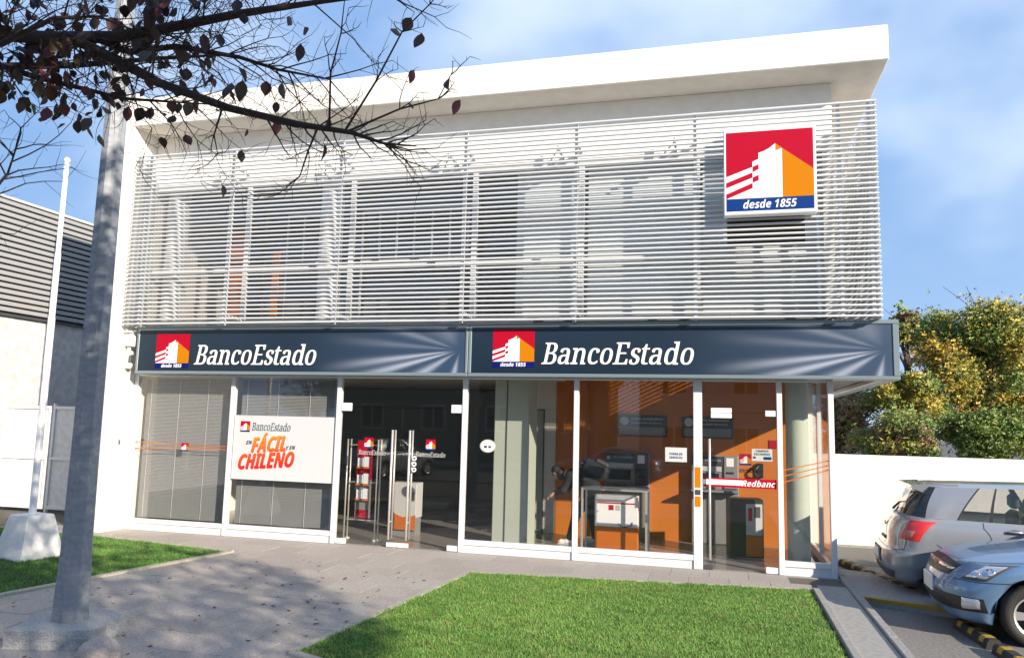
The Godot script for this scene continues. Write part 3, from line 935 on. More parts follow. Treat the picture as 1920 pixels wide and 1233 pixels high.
func build_interior():
	for k in 2:
		var x0: float = MX[k] + 0.06
		var x1: float = MX[k + 1] - 0.06
		var b := thing("venetian_blind", ["grey venetian blind closed behind the leftmost shop window", "grey venetian blind closed behind the window with the poster"][k], "blind", Vector3(x0, 0.19, -0.16), 0.0, "venetian blinds of the shopfront")
		var sl := part("slats", slat_sheet(0, x1 - x0, 0.0, 2.37, 0.0, 0.0235, 0.025, 1.02), M.blind, b)
		sl.set_meta("kind", "stuff")
		bxp("head_rail", b, Vector3(0, 2.37, -0.02), Vector3(x1 - x0, 2.41, 0.02), M.pale_grey)
		for t in [0.06, 0.38, 0.70, 0.95]:
			bxp("cord", b, Vector3(t * (x1 - x0), 0.0, 0.014), Vector3(t * (x1 - x0) + 0.006, 2.37, 0.016), M.pale_blind)
	# cash machines on the orange wall
	for k in 2:
		var x: float = [7.74, 9.22][k]
		var a := thing("cash_machine", ["grey cash machine in orange wall beyond the white counter", "grey cash machine in orange wall behind the red door band"][k], "cash machine", Vector3(x, 0.004, -2.6), 0.0, "cash machines in the orange wall")
		bxp("cabinet", a, Vector3(0, 0, 0), Vector3(0.78, 1.47, 0.16), M.mid_grey, 0.015)
		bxp("header", a, Vector3(0.02, 1.3, 0.16), Vector3(0.52, 1.45, 0.185), M.dark_grey, 0.006)
		lettering("Cajero Automático", "Droid Sans", Vector3(0.13, 1.36, 0.187), 0.36, 0.05, M.pale_grey, a, 0.0, true, [], 0.002)
		var ds := S()
		lathe(ds, [[0.0, 0.0], [0.035, 0.0], [0.035, 0.003], [0.0, 0.003]], 16, Transform3D(Basis(Vector3.RIGHT, PI / 2), Vector3(0.075, 1.375, 0.186)))
		part("badge", ds, M.pale_grey, a)
		bxp("panel", a, Vector3(0.04, 1.2, 0.16), Vector3(0.5, 1.28, 0.175), M.pale_grey, 0.004)
		bxp("screen", a, Vector3(0.08, 1.0, 0.16), Vector3(0.46, 1.17, 0.17), M.black_plastic, 0.004)
		bxp("shelf", a, Vector3(0.0, 0.86, 0.16), Vector3(0.78, 0.9, 0.36), M.mid_grey, 0.012)
		bxp("keypad", a, Vector3(0.14, 0.9, 0.2), Vector3(0.4, 0.915, 0.33), M.dark_grey, 0.004)
		bxp("card_column", a, Vector3(0.54, 0.92, 0.16), Vector3(0.76, 1.46, 0.19), M.dark_grey if k == 0 else M.mid_grey, 0.006)
		bxp("notice", a, Vector3(0.58, 1.29, 0.191), Vector3(0.7, 1.43, 0.194), M.white_print)
		bxp("card_slot", a, Vector3(0.58, 1.17, 0.19), Vector3(0.7, 1.2, 0.2), M.black_plastic)
		bxp("receipt_slot", a, Vector3(0.58, 1.05, 0.19), Vector3(0.7, 1.09, 0.2), M.black_plastic)
	for k in 2:
		var x: float = [7.95, 9.06][k]
		var p := thing("info_plate", ["dark plate with grey panel above the left cash machine", "dark plate with grey panel above the right cash machine"][k], "sign", Vector3(x, 1.75, -2.597), 0.0, "plates above the cash machines")
		bxp("board", p, Vector3(0, 0, 0), Vector3(0.86, 0.37, 0.03), M.dark_grey, 0.006)
		bxp("panel", p, Vector3(0.03, 0.03, 0.03), Vector3(0.83, 0.17, 0.034), M.mid_grey)
		lettering("Cajero Automático", "Droid Sans", Vector3(0.24, 0.28, 0.032), 0.55, 0.055, M.pale_grey, p, 0.0, true, [], 0.002)
		lettering("Disponible 24 horas", "Droid Sans", Vector3(0.24, 0.215, 0.032), 0.53, 0.045, M.pale_grey, p, 0.0, true, [], 0.002)
		var ds := S()
		lathe(ds, [[0.0, 0.0], [0.075, 0.0], [0.075, 0.004], [0.0, 0.004]], 20, Transform3D(Basis(Vector3.RIGHT, PI / 2), Vector3(0.12, 0.27, 0.031)))
		part("badge", ds, M.pale_grey, p)
	var wp := thing("wall_card", "small red and white emblem card on orange wall beside the right cash machine", "sign", Vector3(10.02, 1.32, -2.597))
	emblem(wp, Vector3.ZERO, 0.19, 0.19, "emblem", false)
	lettering("BancoEstado", "Droid Serif", Vector3(-0.05, -0.12, 0.0), 0.42, 0.08, M.dark_grey, wp, 0.18, false, [], 0.003)
	var wc := thing("wall_card", "small dark red picture card high on the sunlit orange wall", "sign", Vector3(10.50, 1.62, -2.597))
	bxp("card", wc, Vector3(0, 0, 0), Vector3(0.16, 0.12, 0.01), M.red_print)
	bxp("border", wc, Vector3(-0.01, -0.01, -0.002), Vector3(0.17, 0.13, 0.004), M.dark_grey)
	var tp := thing("wall_telephone", "black telephone hanging on the orange wall below the exchange card", "telephone", Vector3(10.29, 1.12, -2.597))
	bxp("base", tp, Vector3(0, 0, 0), Vector3(0.11, 0.24, 0.05), M.black_plastic, 0.01)
	var hs := S(true)
	tube(hs, [Vector3(0.03, 0.01, 0.07), Vector3(-0.03, 0.06, 0.09), Vector3(-0.04, 0.12, 0.09), Vector3(0.03, 0.2, 0.07)], [0.028, 0.018, 0.018, 0.028], 8)
	part("handset", hs, M.black_plastic, tp)
	# counter with forms and its steel table
	var c := thing("service_counter", "white counter with orange foot behind the wide window", "counter", Vector3(7.77, 0.004, -1.45))
	bxp("foot", c, Vector3(0, 0, 0), Vector3(0.68, 0.34, 0.25), M.orange_plastic, 0.008)
	bxp("body", c, Vector3(0, 0.343, 0), Vector3(0.68, 0.83, 0.25), M.white_paint, 0.008)
	bxp("print_strip", c, Vector3(0.04, 0.70, 0.2505), Vector3(0.64, 0.72, 0.253), M.red_print)
	bxp("print_block", c, Vector3(0.22, 0.6, 0.2505), Vector3(0.30, 0.68, 0.253), M.red_print)
	bxp("print_block", c, Vector3(0.33, 0.6, 0.2505), Vector3(0.40, 0.68, 0.253), M.pale_green)
	var cd := S(true)
	tube(cd, [Vector3(0.38, 0.40, 0.262), Vector3(0.42, 0.36, 0.265), Vector3(0.5, 0.35, 0.266), Vector3(0.58, 0.37, 0.265), Vector3(0.6, 0.43, 0.262)], [0.007, 0.007, 0.007, 0.007, 0.007], 6)
	part("pen_cord", cd, M.black_plastic, c)
	var t := thing("steel_table", "thin steel framed glass table in front of the white counter", "table", Vector3(7.6, 0.004, -0.95))
	var fr := S()
	box(fr, Vector3(0, 0.92, 0), Vector3(1.02, 0.94, 0.03))
	box(fr, Vector3(0, 0.92, -0.38), Vector3(1.02, 0.94, -0.35))
	box(fr, Vector3(0, 0.92, -0.349), Vector3(0.03, 0.94, -0.001))
	box(fr, Vector3(0.99, 0.92, -0.349), Vector3(1.02, 0.94, -0.001))
	part("frame", fr, M.steel, t)
	bxp("glass_top", t, Vector3(-0.01, 0.942, -0.39), Vector3(1.03, 0.952, 0.04), M.lens)
	for x in [0.0, 0.99]:
		for z in [-0.38, 0.0]:
			bxp("leg", t, Vector3(x, 0, z), Vector3(x + 0.03, 0.919, z + 0.03), M.steel)
	var k2 := thing("display_kiosk", "black upright kiosk with printed front and orange foot by the single door", "kiosk", Vector3(9.78, 0.004, -1.5), 0.15)
	bxp("body", k2, Vector3(0, 0, 0), Vector3(0.5, 0.87, 0.36), M.black_plastic, 0.012)
	bxp("front_panel", k2, Vector3(0.24, 0.34, 0.361), Vector3(0.48, 0.8, 0.368), M.pale_grey)
	bxp("foot_panel", k2, Vector3(0.24, 0.03, 0.361), Vector3(0.48, 0.33, 0.368), M.orange_plastic)
	bxp("print_block", k2, Vector3(0.27, 0.55, 0.3685), Vector3(0.33, 0.74, 0.37), M.red_print)
	bxp("print_block", k2, Vector3(0.36, 0.6, 0.3685), Vector3(0.45, 0.76, 0.37), M.dark_grey)
	var ct := thing("reception_counter", "white counter with curved orange foot inside the double doors", "counter", Vector3(4.26, 0.004, -1.5))
	bxp("body", ct, Vector3(0, 0.3, 0), Vector3(0.66, 0.9, 0.3), M.pale_grey, 0.01)
	var cf := S()
	prism(cf, PackedVector2Array([Vector2(0, 0.1), Vector2(0.66, 0.1), Vector2(0.66, 0.36), Vector2(0.5, 0.32), Vector2(0.33, 0.315), Vector2(0.16, 0.36), Vector2(0, 0.45)]), 0.301, 0.32)
	part("orange_foot", cf, M.orange_plastic, ct)
	bxp("plinth", ct, Vector3(0.02, 0, 0.02), Vector3(0.64, 0.297, 0.28), M.room_grey)
	ct.scale = Vector3(0.72, 0.97, 1.0)
	bxp("tablet", ct, Vector3(0.56, 0.6, 0.301), Vector3(0.62, 0.74, 0.312), M.dark_grey)
	# leaflet rack
	var lr := thing("leaflet_rack", "steel leaflet rack with red panel inside left leaf of double door", "rack", Vector3(3.92, 0.004, -0.45))
	for x in [-0.12, 0.42]:
		for z in [0.0, -0.12]:
			var s := S(true)
			tube(s, [Vector3(x, 0, z), Vector3(x, 1.6, z)], [0.014, 0.014], 8)
			part("pole", s, M.steel, lr)
			var d := S()
			lathe(d, [[0.0, 0.0], [0.05, 0.0], [0.04, 0.02], [0.0, 0.025]], 14, Transform3D(Basis.IDENTITY, Vector3(x, 0.001, z)))
			part("foot", d, M.steel, lr)
	bxp("red_panel", lr, Vector3(0.03, 0.95, -0.06), Vector3(0.30, 1.58, -0.05), M.red_print)
	bxp("grey_panel", lr, Vector3(0.03, 0.34, -0.06), Vector3(0.30, 0.947, -0.05), M.room_grey)
	bxp("red_foot", lr, Vector3(0.05, 0.34, -0.049), Vector3(0.27, 0.47, -0.045), M.red_print)
	for y in [0.62, 0.86, 1.13]:
		bxp("pocket", lr, Vector3(0.05, y, -0.045), Vector3(0.28, y + 0.03, 0.0), M.orange_plastic)
		bxp("leaflet", lr, Vector3(0.06, y + 0.03, -0.03), Vector3(0.16, y + 0.17, -0.02), M.white_print)
		bxp("leaflet", lr, Vector3(0.17, y + 0.03, -0.03), Vector3(0.27, y + 0.19, -0.02), M.pale_blind)
	for y in [0.3, 0.9, 1.5]:
		bxp("cross_bar", lr, Vector3(-0.11, y, -0.07), Vector3(0.41, y + 0.015, -0.055), M.steel)
	# upstairs
	for k in 2:
		var x0: float = [2.05, 3.55][k]
		var w: float = [1.1, 2.2][k]
		var g := thing("barred_partition", ["short white barred partition upstairs left of the round column", "longer white barred partition upstairs right of the round column"][k], "partition", Vector3(x0, 3.455, -1.1), 0.0, "white barred partitions upstairs")
		bxp("rail", g, Vector3(0, 1.22, 0), Vector3(w, 1.28, 0.03), M.white_metal)
		bxp("rail", g, Vector3(0, 2.15, 0), Vector3(w, 2.19, 0.03), M.white_metal)
		var n := int(w / 0.33) + 1
		for i in n:
			bxp("bar", g, Vector3(i * 0.33, 1.28, 0), Vector3(i * 0.33 + 0.03, 2.15, 0.03), M.white_metal)
		bxp("leg", g, Vector3(0, 0, 0), Vector3(0.03, 1.22, 0.03), M.white_metal)
		bxp("leg", g, Vector3(w - 0.03, 0, 0), Vector3(w, 1.22, 0.03), M.white_metal)
	for k in 3:
		var x0: float = [6.62, 7.76, 9.48][k]
		var x1: float = [7.62, 9.34, 11.06][k]
		var rb := thing("roller_blind", ["narrow pale roller blind upstairs, left of the three", "pale roller blind upstairs between its two neighbours", "pale roller blind upstairs behind the square emblem sign"][k], "blind", Vector3(x0, 3.56, -0.3), 0.0, "pale roller blinds upstairs")
		bxp("fabric", rb, Vector3(0, 0.03, 0), Vector3(x1 - x0, 2.24, 0.004), M.pale_blind)
		bxp("bottom_bar", rb, Vector3(0, 0, -0.01), Vector3(x1 - x0, 0.03, 0.014), M.white_metal)
		bxp("cassette", rb, Vector3(0, 2.24, -0.04), Vector3(x1 - x0, 2.3, 0.03), M.white_metal)
	var ob := thing("orange_banner", "tall orange display banner behind the upstairs slats at far left", "banner", Vector3(0.75, 3.455, -1.2))
	bxp("board", ob, Vector3(0, 0.9, 0), Vector3(0.45, 2.0, 0.03), M.orange_plastic, 0.005)
	bxp("foot", ob, Vector3(0.05, 0, -0.1), Vector3(0.4, 0.9, 0.02), M.orange_plastic, 0.005)
	var oc := thing("orange_cabinet", "narrow orange cabinet upstairs beside the first white partition", "cabinet", Vector3(1.75, 3.455, -1.4))
	bxp("case", oc, Vector3(0, 0, 0), Vector3(0.16, 1.5, 0.3), M.orange_plastic, 0.005)
	bxp("door", oc, Vector3(0.01, 0.05, 0.301), Vector3(0.15, 1.45, 0.312), M.orange_print)

# ---------------------------------------------------------------- left of the bank
func build_left_side():
	var n := thing("neighbour_building", "white walled building with pale ribbed cladding beyond the white gate", "building", Vector3(-4.2, 0, 0))
	bxp("wall", n, Vector3(-8, -0.1, -16), Vector3(0, 3.87, 9.0), M.side_plaster)
	bxp("backing", n, Vector3(-8, 3.873, -16), Vector3(0.02, 6.13, 9.0), M.cladding_gap)
	var c := S()
	cbox(c, Vector3(0.022, -0.042, -16), Vector3(0.085, 0.042, 9.0), 0.01)
	var cm := done(c)
	for i in 19:
		var o := part("cladding_plank", cm, M.cladding, n)
		o.position.y = 3.95 + i * 0.1195
	bxp("coping", n, Vector3(-8, 6.16, -16), Vector3(0.12, 6.21, 9.0), M.pale_grey)
	bxp("drip_rail", n, Vector3(0.0, 3.82, -16), Vector3(0.07, 3.87, 9.0), M.dark_grey)
	var g := thing("sheet_metal_gate", "white sheet metal gate between neighbouring building and bank", "gate", Vector3(-4.18, 0.0, -1.2))
	var w := 3.68
	for k in 3:
		var x0 := k * w / 3 + 0.03
		var x1 := (k + 1) * w / 3 - 0.03
		var lf := bxp("leaf", g, Vector3(x0, 0.06, -0.01), Vector3(x1, 2.03, 0.01), M.old_plaster)
		bxp("rail", lf, Vector3(x0, 1.0, 0.011), Vector3(x1, 1.06, 0.04), M.white_metal, 0.005)
		bxp("rail", lf, Vector3(x0, 1.98, 0.011), Vector3(x1, 2.04, 0.04), M.white_metal, 0.005)
		bxp("rail", lf, Vector3(x0, 0.06, 0.011), Vector3(x1, 0.12, 0.04), M.white_metal, 0.005)
		bxp("stile", lf, Vector3(x0, 0.123, 0.011), Vector3(x0 + 0.05, 0.997, 0.04), M.white_metal, 0.005)
		bxp("stile", lf, Vector3(x0, 1.063, 0.011), Vector3(x0 + 0.05, 1.977, 0.04), M.white_metal, 0.005)
		bxp("stile", lf, Vector3(x1 - 0.05, 0.123, 0.011), Vector3(x1, 0.997, 0.04), M.white_metal, 0.005)
		bxp("stile", lf, Vector3(x1 - 0.05, 1.063, 0.011), Vector3(x1, 1.977, 0.04), M.white_metal, 0.005)
	for x in [0.0, w / 3, 2 * w / 3, w - 0.02]:
		bxp("post", g, Vector3(x - 0.026, -0.05, -0.06), Vector3(x + 0.026, 2.09, 0.0), M.white_metal, 0.006)
	bxp("latch", g, Vector3(2 * w / 3 + 0.04, 1.0, 0.041), Vector3(2 * w / 3 + 0.14, 1.05, 0.07), M.mid_grey, 0.006)
	# flagpole
	var f := thing("flagpole", "slim white flagpole on a tapered white concrete block in the left lawn", "flagpole", Vector3(0.83, 0.0, 2.72), -0.18)
	var b := S()
	var lo := 0.31
	var hi := 0.185
	var hh := 0.55
	var bt := []
	var tp := []
	for k in 4:
		var sx := 1.0 if k in [1, 2] else -1.0
		var sz := 1.0 if k in [0, 1] else -1.0
		bt.append(Vector3(sx * lo, -0.05, sz * lo))
		tp.append(Vector3(sx * hi, hh, sz * hi))
	for k in 4:
		quad(b, bt[k], bt[(k + 1) % 4], tp[(k + 1) % 4], tp[k])
	var tq := []
	for k in 4:
		tq.append(tp[k] * Vector3(0.94, 1, 0.94) + Vector3(0, 0.012, 0))
	for k in 4:
		quad(b, tp[k], tp[(k + 1) % 4], tq[(k + 1) % 4], tq[k])
	quad(b, tq[0], tq[1], tq[2], tq[3])
	part("base", b, M.old_plaster, f)
	var ps := S(true)
	lathe(ps, [[0.05, 0.55], [0.046, 0.56], [0.045, 3.2], [0.04, 3.22], [0.039, 4.1], [0.033, 4.12], [0.032, 5.36], [0.0, 5.361]], 14)
	part("pole", ps, M.white_paint, f)
	ps = S(true)
	lathe(ps, [[0.0, 5.36], [0.042, 5.365], [0.042, 5.385], [0.024, 5.39], [0.024, 5.41], [0.043, 5.43], [0.043, 5.45], [0.026, 5.48], [0.0, 5.49]], 14)
	part("finial", ps, M.white_paint, f)
	# lamp post
	var l := thing("lamp_post", "tall grey octagonal steel lamp post on a rough concrete block", "lamp post", Vector3(4.30, 0.0, 5.58), 0.3)
	var p := S()
	lathe(p, [[0.150, 0.115], [0.147, 0.3], [0.128, 0.75], [0.118, 1.6], [0.092, 5.5], [0.07, 8.6]], 8)
	part("pole", p, M.galvanised, l)
	bxp("inspection_plate", l, Vector3(-0.02, 2.45, 0.095), Vector3(0.055, 2.85, 0.112), M.galvanised, 0.004)
	var arm := S(true)
	tube(arm, [Vector3(0, 8.5, 0), Vector3(0.1, 8.8, 0.5), Vector3(0.2, 8.95, 1.6)], [0.05, 0.045, 0.04], 10)
	part("arm", arm, M.galvanised, l)
	bxp("lamp_head", l, Vector3(0.08, 8.86, 1.5), Vector3(0.36, 9.0, 2.2), M.pale_grey, 0.04)
	var rb := S()
	rough_block(rb, Vector3(0, -0.02, 0.0), Vector3(0.36, 0.17, 0.36), 5, 0.02)
	part("concrete_base", rb, M.rough_concrete, l)
	var rk := S(true)
	var blob := SphereMesh.new()
	blob.radius = 1.0
	blob.height = 2.0
	blob.radial_segments = 20
	blob.rings = 10
	var ar := blob.get_mesh_arrays()
	var fn := FastNoiseLite.new()
	fn.seed = 3
	fn.frequency = 0.9
	var vs: PackedVector3Array = ar[Mesh.ARRAY_VERTEX]
	for k in vs.size():
		vs[k] = vs[k] * (1.0 + 0.22 * fn.get_noise_3dv(vs[k])) * Vector3(0.17, 0.12, 0.15)
	ar[Mesh.ARRAY_VERTEX] = vs
	var am := ArrayMesh.new()
	am.add_surface_from_arrays(Mesh.PRIMITIVE_TRIANGLES, ar)
	var r2 := thing("rock", "rounded pinkish rock lying beside the lamp post base", "rock", Vector3(4.98, 0.04, 5.98))
	var rm := S(true)
	rm.append_from(am, 0, Transform3D.IDENTITY)
	rm.generate_normals()
	part("stone", rm.commit(), M.pink_rock, r2)

func rough_block(s: SurfaceTool, c: Vector3, h: Vector3, n: int, jit: float):
	# box whose faces are a jittered grid
	var fn := FastNoiseLite.new()
	fn.seed = 21
	fn.frequency = 3.0
	for ax in 3:
		for sg in [-1.0, 1.0]:
			var g := []
			for i in n + 1:
				var row := []
				for j in n + 1:
					var v := Vector3.ZERO
					v[ax] = sg
					v[(ax + 1) % 3] = 2.0 * i / n - 1.0
					v[(ax + 2) % 3] = 2.0 * j / n - 1.0
					var q := v * h
					q *= 1.0 - 0.06 * maxf(0.0, v.length() - 1.2)
					q += Vector3(fn.get_noise_3dv(q + Vector3(9, 0, 0)), fn.get_noise_3dv(q + Vector3(0, 9, 0)) * 0.6, fn.get_noise_3dv(q + Vector3(0, 0, 9))) * jit * 2.0
					row.append(c + q)
				g.append(row)
			for i in n:
				for j in n:
					if sg > 0.0:
						quad(s, g[i][j], g[i + 1][j], g[i + 1][j + 1], g[i][j + 1])
					else:
						quad(s, g[i][j], g[i][j + 1], g[i + 1][j + 1], g[i + 1][j])

# ---------------------------------------------------------------- right of the bank
func build_right_side():
	var w := thing("boundary_wall", "long plain white boundary wall behind the parked cars", "wall", Vector3(11.3, -0.1, -3.85))
	bxp("face", w, Vector3(0, 0, -0.2), Vector3(40, 1.62, 0), M.plaster, 0.01)
	bxp("footing", w, Vector3(0, 0, 0.001), Vector3(40, 0.05, 0.02), M.kerb)
	var n := 0
	for a in [[Vector2(11.50, -1.80), Vector2(11.74, -0.80), "black rubber wheel stop with yellow blocks nearest the bank corner"], [Vector2(11.76, -0.70), Vector2(12.02, 0.28), "black rubber wheel stop with yellow blocks under the silver hatchback tail"], [Vector2(12.14, 1.86), Vector2(12.20, 2.72), "black rubber wheel stop with yellow blocks under the blue sedan nose"], [Vector2(12.21, 2.84), Vector2(12.26, 3.8), "black rubber wheel stop with yellow blocks at the lower right, in front of the sedan"]]:
		var p: Vector2 = a[0]
		var q: Vector2 = a[1]
		var len := p.distance_to(q)
		var m := (p + q) / 2.0
		var t := thing("wheel_stop", a[2], "wheel stop", Vector3(m.x, -0.096, m.y), -(q - p).angle(), "rubber wheel stops of the parking bays")
		var s := S()
		var prof := PackedVector2Array([Vector2(-0.08, 0), Vector2(0.08, 0), Vector2(0.06, 0.07), Vector2(0.04, 0.09), Vector2(-0.04, 0.09), Vector2(-0.06, 0.07)])
		prism(s, prof, -len / 2, len / 2, Transform3D(Basis(Vector3.UP, PI / 2), Vector3.ZERO))
		part("bar", s, M.rubber, t)
		for k in 3:
			var x := -len / 2 + len * (k + 0.5) / 3
			var y := S()
			prism(y, PackedVector2Array([Vector2(-0.073, 0.04), Vector2(-0.062, 0.072), Vector2(-0.042, 0.093), Vector2(0.042, 0.093), Vector2(0.062, 0.072), Vector2(0.073, 0.04), Vector2(0.0, 0.03)]), x - 0.05, x + 0.05, Transform3D(Basis(Vector3.UP, PI / 2), Vector3.ZERO))
			part("yellow_block", y, M.yellow_paint, t)
		n += 1

# ---------------------------------------------------------------- cars
const UA := 0.22
const UB := 0.78

func row_at(rows: Array, v: float) -> Array:
	var i := clampi(int(floor(v)), 0, rows.size() - 2)
	var t := v - i
	var out := []
	for k in 8:
		var p0: float = rows[maxi(i - 1, 0)][k]
		var p1: float = rows[i][k]
		var p2: float = rows[i + 1][k]
		var p3: float = rows[mini(i + 2, rows.size() - 1)][k]
		out.append(lerpf(p1, p2, t) if absf(p2 - p1) < 0.0001 else lerpf(lerpf(p1, p2, t), cubic_interpolate(p1, p2, p0, p3, t), 0.7))
	return out

func ring_pt(r: Array, u: float) -> Vector3:
	u = clampf(u, 0.0, 1.0)
	# r: [y_rear, y_front, x_rear, x_front, half_width, rear_round, front_round, crown]
	var x := 0.0
	var z: float = r[4]
	if u < UA:
		var th := u / UA * PI / 2
		x = r[2] + r[5] * (1.0 - pow(maxf(cos(th), 0.0), 0.72))
		z = r[4] * pow(maxf(sin(th), 0.0), 0.62)
	elif u > UB:
		var th := (1.0 - u) / (1.0 - UB) * PI / 2
		x = r[3] - r[6] * (1.0 - pow(maxf(cos(th), 0.0), 0.72))
		z = r[4] * pow(maxf(sin(th), 0.0), 0.62)
	else:
		var t := (u - UA) / (UB - UA)
		x = lerpf(r[2] + r[5], r[3] - r[6], t)
		z = r[4] * (0.985 + 0.015 * sin(t * PI))
	var tx := clampf((x - r[2]) / (r[3] - r[2]), 0, 1)
	var cr: float = r[7] * (1.0 - pow(absf(z) / maxf(r[4], 0.01), 2.0))
	return Vector3(x, lerpf(r[0], r[1], tx) + cr, z)

func side_u(r: Array, x: float) -> float:
	return UA + (UB - UA) * (x - (r[2] + r[5])) / ((r[3] - r[6]) - (r[2] + r[5]))

func body_pt(sp: Dictionary, u: float, v: float) -> Vector3:
	var p := ring_pt(row_at(sp.rows, v), u)
	for xw in sp.axles:
		var d: float = absf(p.x - xw)
		if d < sp.arch and u > UA - 0.09 and u < UB + 0.09:
			p.y = maxf(p.y, sp.wheel + sqrt(sp.arch * sp.arch - d * d))
	return p

func body_normal(sp: Dictionary, u: float, v: float) -> Vector3:
	var a := body_pt(sp, u - 0.004, v)
	var b := body_pt(sp, u + 0.004, v)
	var c := body_pt(sp, u, maxf(v - 0.06, 0.0))
	var d := body_pt(sp, u, minf(v + 0.06, sp.rows.size() - 1.001))
	return (b - a).cross(d - c).normalized()

func both(s: SurfaceTool, a: Vector3, b: Vector3, c: Vector3, d: Vector3):
	# a quad and its mirror image on the other flank; a,b,c,d counter-clockwise seen from the +z side
	quad(s, a, b, c, d)
	var f := Vector3(1, 1, -1)
	quad(s, d * f, c * f, b * f, a * f)

func skin_patch(sp: Dictionary, cs: Array, nu: int, nv: int, off: float, mirror := true, side := 1.0) -> SurfaceTool:
	# patch over the body between four (u,v) corners: lower rear, lower front, upper front, upper rear
	var s := S(true)
	var g := []
	for j in nv + 1:
		var row := []
		for i in nu + 1:
			var a: Vector2 = cs[0].lerp(cs[1], float(i) / nu)
			var b: Vector2 = cs[3].lerp(cs[2], float(i) / nu)
			var q := a.lerp(b, float(j) / nv)
			var edge := i == 0 or j == 0 or i == nu or j == nv
			var n := body_normal(sp, q.x, q.y)
			row.append(body_pt(sp, q.x, q.y) + n * (off * (0.2 if edge else 1.0)))
		g.append(row)
	for j in nv:
		for i in nu:
			if mirror:
				both(s, g[j][i], g[j][i + 1], g[j + 1][i + 1], g[j + 1][i])
			elif side > 0.0:
				quad(s, g[j][i], g[j][i + 1], g[j + 1][i + 1], g[j + 1][i])
			else:
				var f := Vector3(1, 1, -1)
				quad(s, g[j + 1][i] * f, g[j + 1][i + 1] * f, g[j][i + 1] * f, g[j][i] * f)
	return s

func seam(s: SurfaceTool, sp: Dictionary, pts: Array, w: float, side: float):
	# thin dark panel gap along (u,v) points
	for i in pts.size() - 1:
		var n := 8
		for k in n:
			var a: Vector2 = pts[i].lerp(pts[i + 1], float(k) / n)
			var b: Vector2 = pts[i].lerp(pts[i + 1], float(k + 1) / n)
			var pa := body_pt(sp, a.x, a.y)
			var pb := body_pt(sp, b.x, b.y)
			var na := body_normal(sp, a.x, a.y)
			var d := (pb - pa).normalized()
			var c := d.cross(na).normalized() * w
			var o := na * 0.003
			var m := Vector3(1, 1, side)
			quad(s, (pa - c + o) * m, (pb - c + o) * m, (pb + c + o) * m, (pa + c + o) * m)

